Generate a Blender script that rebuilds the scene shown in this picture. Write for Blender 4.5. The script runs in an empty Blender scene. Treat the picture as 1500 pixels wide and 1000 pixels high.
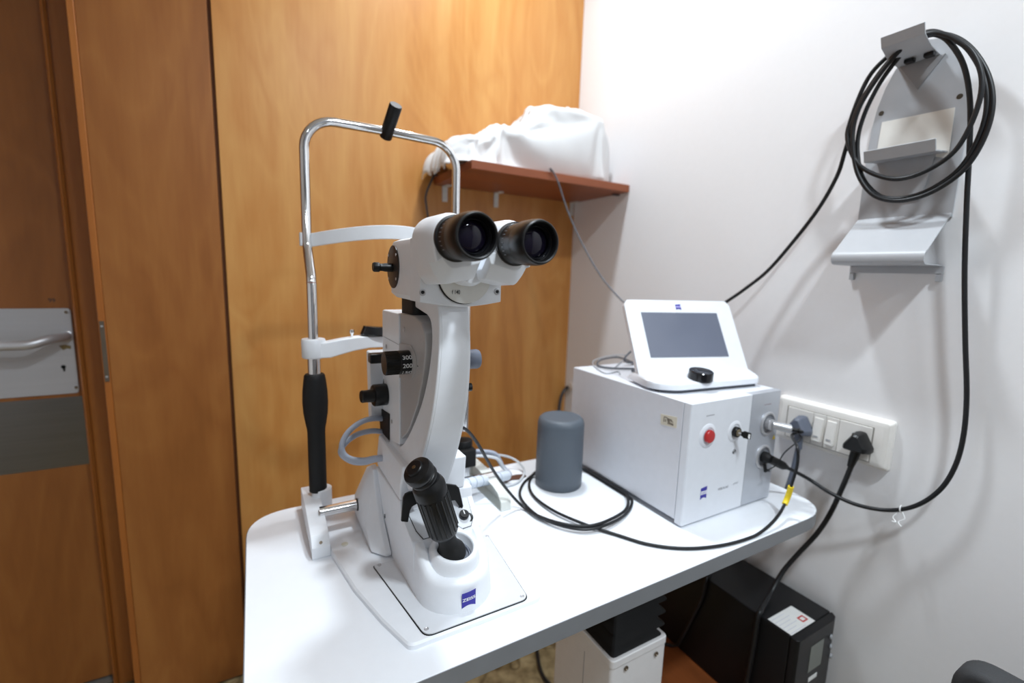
import bpy, bmesh, math, random
from mathutils import Vector, Matrix
random.seed(11)
R = math.radians
PI = math.pi
SC = bpy.context.scene
COL = SC.collection

# ------------------------------------------------------------------ camera model
CAM = Vector((0.0, 0.0, 1.18))          # eye point; floor is z = 0, metres
YAW, PITCH, ROLL, FPX = R(29.55), R(8.44), R(-1.82), 672.0


def cam_axes():
    cy, sy, cp, sp = math.cos(YAW), math.sin(YAW), math.cos(PITCH), math.sin(PITCH)
    f = Vector((sy * cp, cy * cp, -sp))
    r = Vector((cy, -sy, 0))
    d = f.cross(r)
    c, s = math.cos(ROLL), math.sin(ROLL)
    return c * r + s * d, -s * r + c * d, f


AX_R, AX_D, AX_F = cam_axes()


def ray(px, py):
    return AX_R * ((px - 750) / FPX) + AX_D * ((py - 500) / FPX) + AX_F


def at(px, py, x=None, y=None, z=None):
    """surveyed point: where the sight line of a photo point meets a plane of the room"""
    d = ray(px, py)
    if x is not None:
        t = (x - CAM.x) / d.x
    elif y is not None:
        t = (y - CAM.y) / d.y
    else:
        t = (z - CAM.z) / d.z
    return CAM + d * t


# ------------------------------------------------------------------ materials
MATS = {}


def srgb(r, g, b):
    def c(v):
        v /= 255.0
        return v / 12.92 if v <= 0.04045 else ((v + 0.055) / 1.055) ** 2.4
    return (c(r), c(g), c(b), 1)


def mat(name, col, rough=0.5, metal=0.0, bump=0.0, scale=60.0, var=0.04, coat=0.0, spec=0.5, stretch=(1, 1, 1)):
    """procedural principled material: slight noise in colour and roughness, optional bump"""
    if name in MATS:
        return MATS[name]
    m = bpy.data.materials.new(name)
    m.use_nodes = True
    nt = m.node_tree
    b = nt.nodes['Principled BSDF']
    tc = nt.nodes.new('ShaderNodeTexCoord')
    mp = nt.nodes.new('ShaderNodeMapping')
    mp.inputs['Scale'].default_value = stretch
    nz = nt.nodes.new('ShaderNodeTexNoise')
    nz.inputs['Scale'].default_value = scale
    nz.inputs['Detail'].default_value = 4
    nt.links.new(tc.outputs['Object'], mp.inputs['Vector'])
    nt.links.new(mp.outputs['Vector'], nz.inputs['Vector'])
    mx = nt.nodes.new('ShaderNodeMix')
    mx.data_type = 'RGBA'
    lo = tuple(max(0, v * (1 - var)) for v in col[:3]) + (1,)
    hi = tuple(min(1, v * (1 + var)) for v in col[:3]) + (1,)
    mx.inputs[6].default_value = lo
    mx.inputs[7].default_value = hi
    nt.links.new(nz.outputs['Fac'], mx.inputs[0])
    nt.links.new(mx.outputs[2], b.inputs['Base Color'])
    mr = nt.nodes.new('ShaderNodeMapRange')
    mr.inputs['To Min'].default_value = max(0.02, rough * 0.88)
    mr.inputs['To Max'].default_value = min(1, rough * 1.12)
    nt.links.new(nz.outputs['Fac'], mr.inputs['Value'])
    nt.links.new(mr.outputs['Result'], b.inputs['Roughness'])
    b.inputs['Metallic'].default_value = metal
    b.inputs['Coat Weight'].default_value = coat
    b.inputs['Specular IOR Level'].default_value = spec
    if bump:
        bp = nt.nodes.new('ShaderNodeBump')
        bp.inputs['Strength'].default_value = bump
        bp.inputs['Distance'].default_value = 0.001
        nt.links.new(nz.outputs['Fac'], bp.inputs['Height'])
        nt.links.new(bp.outputs['Normal'], b.inputs['Normal'])
    MATS[name] = m
    return m


def wood(name, dark, mid, light, rough=0.38, axis='z', scale=1.0, seed=0.0, fig=1.0):
    m = bpy.data.materials.new(name)
    m.use_nodes = True
    nt = m.node_tree
    N, L = nt.nodes, nt.links
    b = N['Principled BSDF']
    tc = N.new('ShaderNodeTexCoord')
    mp = N.new('ShaderNodeMapping')
    mp.inputs['Location'].default_value = (seed, seed * 1.7, seed * 0.6)
    st = {'z': (1, 1, 0.10), 'x': (0.10, 1, 1), 'y': (1, 0.10, 1)}[axis]
    mp.inputs['Scale'].default_value = tuple(v * scale for v in st)
    L.new(tc.outputs['Object'], mp.inputs['Vector'])
    # broad bands, fine grain, cathedral figure
    n1 = N.new('ShaderNodeTexNoise')
    n1.inputs['Scale'].default_value = 9
    n1.inputs['Detail'].default_value = 5
    n1.inputs['Distortion'].default_value = 0.6
    n2 = N.new('ShaderNodeTexNoise')
    n2.inputs['Scale'].default_value = 120
    n2.inputs['Detail'].default_value = 3
    mp2 = N.new('ShaderNodeMapping')
    mp2.inputs['Location'].default_value = (seed * 2.1, seed, seed)
    st2 = {'z': (1, 1, 0.32), 'x': (0.32, 1, 1), 'y': (1, 0.32, 1)}[axis]
    mp2.inputs['Scale'].default_value = tuple(v * scale for v in st2)
    L.new(tc.outputs['Object'], mp2.inputs['Vector'])
    n3 = N.new('ShaderNodeTexNoise')
    n3.inputs['Scale'].default_value = 4.5
    n3.inputs['Detail'].default_value = 2
    n3.inputs['Distortion'].default_value = 1.6
    for n in (n1, n2):
        L.new(mp.outputs['Vector'], n.inputs['Vector'])
    L.new(mp2.outputs['Vector'], n3.inputs['Vector'])
    w = N.new('ShaderNodeMath')
    w.operation = 'MULTIPLY'
    w.inputs[1].default_value = 9.0
    L.new(n3.outputs['Fac'], w.inputs[0])
    fr = N.new('ShaderNodeMath')
    fr.operation = 'PINGPONG'
    fr.inputs[1].default_value = 1.0
    L.new(w.outputs[0], fr.inputs[0])
    a1 = N.new('ShaderNodeMath')
    a1.operation = 'MULTIPLY_ADD'
    a1.inputs[1].default_value = 0.16 * fig
    L.new(fr.outputs[0], a1.inputs[0])
    L.new(n1.outputs['Fac'], a1.inputs[2])
    a2 = N.new('ShaderNodeMath')
    a2.operation = 'MULTIPLY_ADD'
    a2.inputs[1].default_value = 0.22
    L.new(n2.outputs['Fac'], a2.inputs[0])
    L.new(a1.outputs[0], a2.inputs[2])
    cr = N.new('ShaderNodeValToRGB')
    e = cr.color_ramp.elements
    e[0].position, e[0].color = 0.28, dark
    e[1].position, e[1].color = 1.0, light
    k = e.new(0.64)
    k.color = mid
    L.new(a2.outputs[0], cr.inputs['Fac'])
    L.new(cr.outputs['Color'], b.inputs['Base Color'])
    mr = N.new('ShaderNodeMapRange')
    mr.inputs['To Min'].default_value = rough * 0.85
    mr.inputs['To Max'].default_value = rough * 1.2
    L.new(n1.outputs['Fac'], mr.inputs['Value'])
    L.new(mr.outputs['Result'], b.inputs['Roughness'])
    bp = N.new('ShaderNodeBump')
    bp.inputs['Strength'].default_value = 0.06
    bp.inputs['Distance'].default_value = 0.001
    L.new(n2.outputs['Fac'], bp.inputs['Height'])
    L.new(bp.outputs['Normal'], b.inputs['Normal'])
    MATS[name] = m
    return m


WHITE = mat('white_enamel', srgb(234, 237, 242), 0.44, coat=0.08)
WHITE_M = mat('white_satin', srgb(226, 229, 235), 0.45)
LAMIN = mat('white_laminate', srgb(238, 241, 246), 0.36, var=0.02)
GREYP = mat('warm_grey_panel', srgb(176, 174, 174), 0.45)
LGREY = mat('light_grey_paint', srgb(205, 208, 214), 0.42)
SILVER = mat('silver_paint', srgb(188, 192, 200), 0.34, metal=0.35)
BRKT = mat('bracket_grey_paint', srgb(176, 178, 182), 0.4)
BLACK = mat('black_plastic', (0.006, 0.006, 0.0065, 1), 0.36, spec=0.35)
BLACKM = mat('black_matte_rubber', (0.0075, 0.0075, 0.008, 1), 0.6, spec=0.3, bump=0.15, scale=900)
BLACKG = mat('black_gloss', (0.006, 0.006, 0.008, 1), 0.16)
CABLE = mat('black_cable_sheath', (0.009, 0.0095, 0.011, 1), 0.42, spec=0.4)
DGREY = mat('dark_grey_cable', srgb(70, 73, 80), 0.5)
BLUEG = mat('blue_grey_plastic', srgb(92, 98, 112), 0.45)
CUPM = mat('slate_grey_plastic', srgb(84, 92, 101), 0.5, bump=0.1, scale=400)
CORDG = mat('pale_grey_hose', srgb(168, 174, 188), 0.45)
PALE = mat('pale_grey_cord', srgb(205, 208, 212), 0.5)
CHROME = mat('chrome', (0.80, 0.80, 0.80, 1), 0.09, metal=1.0, var=0.01)
STEEL = mat('brushed_steel', (0.22, 0.215, 0.21, 1), 0.3, metal=1.0, bump=0.12, scale=140, stretch=(0.04, 1, 1), var=0.12)
STEELB = mat('satin_aluminium', (0.58, 0.58, 0.60, 1), 0.36, metal=0.55, var=0.05)
IVORY = mat('ivory_cap', srgb(214, 212, 196), 0.5)
BLUE = mat('logo_blue', srgb(38, 28, 150), 0.4, var=0.02)
INKW = mat('white_ink', (0.85, 0.86, 0.88, 1), 0.5)
INKD = mat('dark_ink', (0.03, 0.03, 0.035, 1), 0.6)
INKG = mat('grey_ink', (0.32, 0.33, 0.36, 1), 0.6)
RED = mat('red_button_plastic', (0.50, 0.012, 0.012, 1), 0.3, coat=0.3)
YELLOW = mat('yellow_tag', srgb(240, 210, 40), 0.5)
BRASS = mat('worn_brass', (0.42, 0.36, 0.24, 1), 0.3, metal=1.0)
BRONZE = mat('dull_strike_metal', (0.20, 0.16, 0.12, 1), 0.45, metal=0.8)
SOCKET = mat('switchboard_plastic', srgb(232, 229, 224), 0.35)
PAPER = mat('paper_label', srgb(226, 226, 224), 0.6)
CREAM = mat('cream_sticker', srgb(214, 208, 190), 0.6, var=0.1)
CLOTH = mat('white_cotton', srgb(222, 222, 222), 0.85, bump=0.3, scale=500)
UPSB = mat('ups_black', (0.007, 0.007, 0.008, 1), 0.4, spec=0.3, bump=0.1, scale=500)
CHAIRM = mat('charcoal_upholstery', srgb(52, 53, 55), 0.75, bump=0.4, scale=700)
CLEAR = mat('clear_nylon', srgb(225, 225, 225), 0.3)
EDGE = mat('grey_edge_band', srgb(124, 126, 129), 0.42, var=0.08, scale=30)
BROWN = mat('brown_strap', srgb(84, 52, 36), 0.6, var=0.2)
WALLP = mat('white_wall_paint', srgb(238, 237, 238), 0.62, bump=0.1, scale=90, var=0.015)
CEILP = mat('ceiling_paint', srgb(232, 232, 230), 0.8)
GREYT = mat('grey_threshold_stone', srgb(126, 122, 116), 0.5, var=0.25, scale=40)
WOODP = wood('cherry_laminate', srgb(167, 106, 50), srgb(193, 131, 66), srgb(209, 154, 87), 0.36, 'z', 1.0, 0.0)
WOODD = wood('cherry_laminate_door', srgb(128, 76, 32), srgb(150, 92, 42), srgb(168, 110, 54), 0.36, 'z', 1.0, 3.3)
WOODF = wood('beading_wood', srgb(146, 84, 36), srgb(168, 100, 42), srgb(184, 116, 52), 0.34, 'z', 1.4, 5.1, 0.4)
WOODS = wood('redwood_shelf', srgb(122, 62, 34), srgb(146, 78, 44), srgb(162, 92, 54), 0.4, 'x', 1.6, 7.7, 0.5)
WOODB = wood('brown_stool_wood', srgb(104, 56, 28), srgb(128, 70, 34), srgb(146, 84, 44), 0.4, 'y', 1.5, 9.2, 0.5)


def glass_lens():
    m = bpy.data.materials.new('coated_lens')
    m.use_nodes = True
    nt = m.node_tree
    b = nt.nodes['Principled BSDF']
    lw = nt.nodes.new('ShaderNodeLayerWeight')
    cr = nt.nodes.new('ShaderNodeValToRGB')
    cr.color_ramp.elements[0].color = (0.006, 0.004, 0.012, 1)
    cr.color_ramp.elements[1].color = (0.002, 0.002, 0.004, 1)
    nt.links.new(lw.outputs['Facing'], cr.inputs['Fac'])
    nt.links.new(cr.outputs['Color'], b.inputs['Base Color'])
    b.inputs['Roughness'].default_value = 0.03
    b.inputs['Specular IOR Level'].default_value = 0.3
    return m


LENS = glass_lens()
SCREEN = mat('lcd_screen', srgb(108, 113, 128), 0.16, var=0.03, scale=8)
LCD = mat('grey_lcd', srgb(110, 114, 108), 0.3)


def floor_mat():
    m = bpy.data.materials.new('beige_terrazzo')
    m.use_nodes = True
    nt = m.node_tree
    N, L = nt.nodes, nt.links
    b = N['Principled BSDF']
    tc = N.new('ShaderNodeTexCoord')
    n = N.new('ShaderNodeTexNoise')
    n.inputs['Scale'].default_value = 26
    n.inputs['Detail'].default_value = 8
    v = N.new('ShaderNodeTexVoronoi')
    v.feature = 'DISTANCE_TO_EDGE'
    v.inputs['Scale'].default_value = 7
    n2 = N.new('ShaderNodeTexNoise')
    n2.inputs['Scale'].default_value = 6
    L.new(tc.outputs['Object'], n.inputs['Vector'])
    L.new(tc.outputs['Object'], n2.inputs['Vector'])
    mxv = N.new('ShaderNodeMix')
    mxv.data_type = 'VECTOR'
    mxv.inputs[0].default_value = 0.25
    L.new(tc.outputs['Object'], mxv.inputs[4])
    L.new(n2.outputs['Color'], mxv.inputs[5])
    L.new(mxv.outputs[1], v.inputs['Vector'])
    cr = N.new('ShaderNodeValToRGB')
    cr.color_ramp.elements[0].position, cr.color_ramp.elements[0].color = 0.35, srgb(112, 96, 66)
    cr.color_ramp.elements[1].position, cr.color_ramp.elements[1].color = 0.68, srgb(172, 154, 116)
    L.new(n.outputs['Fac'], cr.inputs['Fac'])
    c2 = N.new('ShaderNodeValToRGB')
    c2.color_ramp.elements[0].position, c2.color_ramp.elements[0].color = 0.0, srgb(110, 92, 62)
    c2.color_ramp.elements[1].position, c2.color_ramp.elements[1].color = 0.03, (1, 1, 1, 1)
    L.new(v.outputs['Distance'], c2.inputs['Fac'])
    mx = N.new('ShaderNodeMix')
    mx.data_type = 'RGBA'
    mx.blend_type = 'MULTIPLY'
    mx.inputs[0].default_value = 0.7
    L.new(cr.outputs['Color'], mx.inputs[6])
    L.new(c2.outputs['Color'], mx.inputs[7])
    L.new(mx.outputs[2], b.inputs['Base Color'])
    b.inputs['Roughness'].default_value = 0.35
    return m


FLOORM = floor_mat()


# ------------------------------------------------------------------ mesh helpers
def obj(name, bm, m, parent=None, bevel=0.0, seg=2, angle=35, sub=0, smooth=True):
    me = bpy.data.meshes.new(name)
    bmesh.ops.remove_doubles(bm, verts=bm.verts[:], dist=1e-6)
    bmesh.ops.recalc_face_normals(bm, faces=bm.faces[:])
    bm.to_mesh(me)
    bm.free()
    for mm in (m if isinstance(m, (list, tuple)) else [m]):
        me.materials.append(mm)
    o = bpy.data.objects.new(name, me)
    COL.objects.link(o)
    if smooth:
        me.polygons.foreach_set('use_smooth', [True] * len(me.polygons))
        me.set_sharp_from_angle(angle=R(angle))
    if bevel:
        b = o.modifiers.new('bevel', 'BEVEL')
        b.width = bevel
        b.segments = seg
        b.limit_method = 'ANGLE'
        b.angle_limit = R(30)
        b.harden_normals = True
    if sub:
        s = o.modifiers.new('sub', 'SUBSURF')
        s.levels = sub
        s.render_levels = sub
    if parent:
        hang(o, parent)
    return o


def world_of(o):
    p = Vector(o.location)
    q = o.parent
    while q:
        p += Vector(q.location)
        q = q.parent
    return p


def hang(o, parent):
    """parent o keeping its world place (all things here are unrotated Empties or meshes at the origin)"""
    o.parent = parent
    o.location = Vector(o.location) - world_of(parent)


def thing(name, label, cat, loc=(0, 0, 0), group=None):
    o = bpy.data.objects.new(name, None)
    o.empty_display_size = 0.02
    COL.objects.link(o)
    o.location = loc
    o['label'] = label
    o['category'] = cat
    if group:
        o['group'] = group
    return o


def tag(o, label, cat, group=None):
    o['label'] = label
    o['category'] = cat
    if group:
        o['group'] = group
    return o


def structure(o):
    o['kind'] = 'structure'
    return o


def BM():
    return bmesh.new()


def box(bm, x0, x1, y0, y1, z0, z1, mi=0):
    v = [bm.verts.new(p) for p in ((x0, y0, z0), (x1, y0, z0), (x1, y1, z0), (x0, y1, z0), (x0, y0, z1), (x1, y0, z1), (x1, y1, z1), (x0, y1, z1))]
    for f in ((0, 3, 2, 1), (4, 5, 6, 7), (0, 1, 5, 4), (1, 2, 6, 5), (2, 3, 7, 6), (3, 0, 4, 7)):
        bm.faces.new([v[i] for i in f]).material_index = mi
    return bm


def loft(bm, rings, cap=True, mi=0, closed=True):
    """skin a list of rings (same count) into one surface"""
    rr = [[bm.verts.new(p) for p in r] for r in rings]
    n = len(rr[0])
    for a, b in zip(rr, rr[1:]):
        for i in range(n if closed else n - 1):
            j = (i + 1) % n
            try:
                bm.faces.new((a[i], a[j], b[j], b[i])).material_index = mi
            except ValueError:
                pass
    if cap and closed:
        bm.faces.new(rr[0][::-1]).material_index = mi
        bm.faces.new(rr[-1]).material_index = mi
    return bm


def prism(bm, pts, axis, a, b, mi=0):
    """polygon pts (2D) pulled from a to b along an axis; x: pts=(y,z), y: (x,z), z: (x,y)"""
    def P(p, t):
        return {'x': (t, p[0], p[1]), 'y': (p[0], t, p[1]), 'z': (p[0], p[1], t)}[axis]
    return loft(bm, [[P(p, a) for p in pts], [P(p, b) for p in pts]], mi=mi)


def basis(d):
    d = Vector(d).normalized()
    u = d.orthogonal().normalized()
    return d, u, d.cross(u)


def lathe(bm, prof, o=(0, 0, 0), d=(0, 0, 1), n=32, mi=0, cap=True):
    """prof = [(radius, distance along d)]"""
    d, u, w = basis(d)
    o = Vector(o)
    rings = []
    for r, t in prof:
        r = max(r, 1e-5)
        rings.append([o + d * t + (u * math.cos(2 * PI * i / n) + w * math.sin(2 * PI * i / n)) * r for i in range(n)])
    return loft(bm, rings, cap=cap, mi=mi)


def cyl(bm, a, b, r, r2=None, n=24, mi=0):
    a, b = Vector(a), Vector(b)
    return lathe(bm, [(r, 0), (r if r2 is None else r2, (b - a).length)], a, b - a, n, mi)


def spline(pts, k=8):
    """Catmull-Rom through the points"""
    P = [Vector(p) for p in pts]
    P = [P[0] * 2 - P[1]] + P + [P[-1] * 2 - P[-2]]
    out = []
    for i in range(1, len(P) - 2):
        p0, p1, p2, p3 = P[i - 1:i + 3]
        for s in range(k):
            t = s / k
            out.append(0.5 * (2 * p1 + (p2 - p0) * t + (2 * p0 - 5 * p1 + 4 * p2 - p3) * t * t + (3 * p1 - p0 - 3 * p2 + p3) * t ** 3))
    out.append(P[-2])
    return out


def tube(bm, path, r, n=12, mi=0):
    """sweep a circle along a path; r is a number or one radius per point"""
    P = [Vector(p) for p in path]
    Q = [P[0]]
    for p in P[1:]:
        if (p - Q[-1]).length > 1e-5:
            Q.append(p)
    P = Q
    m = len(P)
    T = [(P[min(i + 1, m - 1)] - P[max(i - 1, 0)]).normalized() for i in range(m)]
    u = T[0].orthogonal().normalized()
    rings = []
    for i in range(m):
        u = (u - T[i] * u.dot(T[i]))
        u = u.normalized() if u.length > 1e-6 else T[i].orthogonal().normalized()
        w = T[i].cross(u)
        rr = r[min(i, len(r) - 1)] if isinstance(r, (list, tuple)) else r
        rings.append([P[i] + (u * math.cos(2 * PI * k / n) + w * math.sin(2 * PI * k / n)) * rr for k in range(n)])
    return loft(bm, rings, mi=mi)


def rpoly(pts, rad, k=6):
    """round the corners of a polygon; rad a number or a list"""
    out = []
    n = len(pts)
    for i in range(n):
        p, a, b = Vector(pts[i]), Vector(pts[i - 1]), Vector(pts[(i + 1) % n])
        r = rad[i] if isinstance(rad, (list, tuple)) else rad
        if r <= 0:
            out.append(tuple(p))
            continue
        ua, ub = (a - p).normalized(), (b - p).normalized()
        ang = ua.angle(ub)
        t = min(r / math.tan(ang / 2), (a - p).length * 0.49, (b - p).length * 0.49)
        s, e = p + ua * t, p + ub * t
        for j in range(k + 1):
            q = j / k
            out.append(tuple((1 - q) ** 2 * s + 2 * q * (1 - q) * p + q * q * e))
    return out


def offset(pts, d):
    """scale a polygon about its centre so that it grows by about d"""
    c = sum((Vector(p) for p in pts), Vector((0, 0))) / len(pts)
    out = []
    for p in pts:
        v = Vector(p) - c
        out.append(tuple(c + v * ((v.length + d) / max(v.length, 1e-6))))
    return out


def text_mesh(s, size, width=None, bold=0.0, shear=0.0):
    """lettering as flat mesh data in the XY plane, centred"""
    cu = bpy.data.curves.new('lettering', 'FONT')
    cu.body = s
    cu.size = size
    cu.align_x = 'CENTER'
    cu.align_y = 'CENTER'
    cu.offset = bold
    cu.shear = shear
    o = bpy.data.objects.new('lettering_source', cu)
    COL.objects.link(o)
    dg = bpy.context.evaluated_depsgraph_get()
    me = bpy.data.meshes.new_from_object(o.evaluated_get(dg))
    bpy.data.objects.remove(o)
    if width:
        xs = [v.co.x for v in me.vertices]
        w0 = max(xs) - min(xs)
        for v in me.vertices:
            v.co.x *= width / w0
    return me


def text(name, s, size, origin, xdir, ydir, m, parent, width=None, bold=0.0, lift=0.0004, shear=0.0, warp=None):
    me = text_mesh(s, size, width, bold, shear)
    o0, X, Y = Vector(origin), Vector(xdir).normalized(), Vector(ydir).normalized()
    Z = X.cross(Y)
    for v in me.vertices:
        v.co = warp(v.co.x, v.co.y) if warp else o0 + X * v.co.x + Y * v.co.y + Z * lift
    me.materials.clear()
    me.materials.append(m)
    o = bpy.data.objects.new(name, me)
    COL.objects.link(o)
    hang(o, parent)
    return o


def flat(bm, origin, X, Y, pts, t, mi=0):
    """thin plate of polygon pts in the frame origin, X, Y; thickness t along X x Y"""
    o0, X, Y = Vector(origin), Vector(X).normalized(), Vector(Y).normalized()
    Z = X.cross(Y)
    return loft(bm, [[o0 + X * p[0] + Y * p[1] for p in pts], [o0 + X * p[0] + Y * p[1] + Z * t for p in pts]], mi=mi)


def rect(w, h):
    return [(-w / 2, -h / 2), (w / 2, -h / 2), (w / 2, h / 2), (-w / 2, h / 2)]


def circ(r, n=32, cx=0, cy=0):
    return [(cx + r * math.cos(2 * PI * i / n), cy + r * math.sin(2 * PI * i / n)) for i in range(n)]


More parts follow.
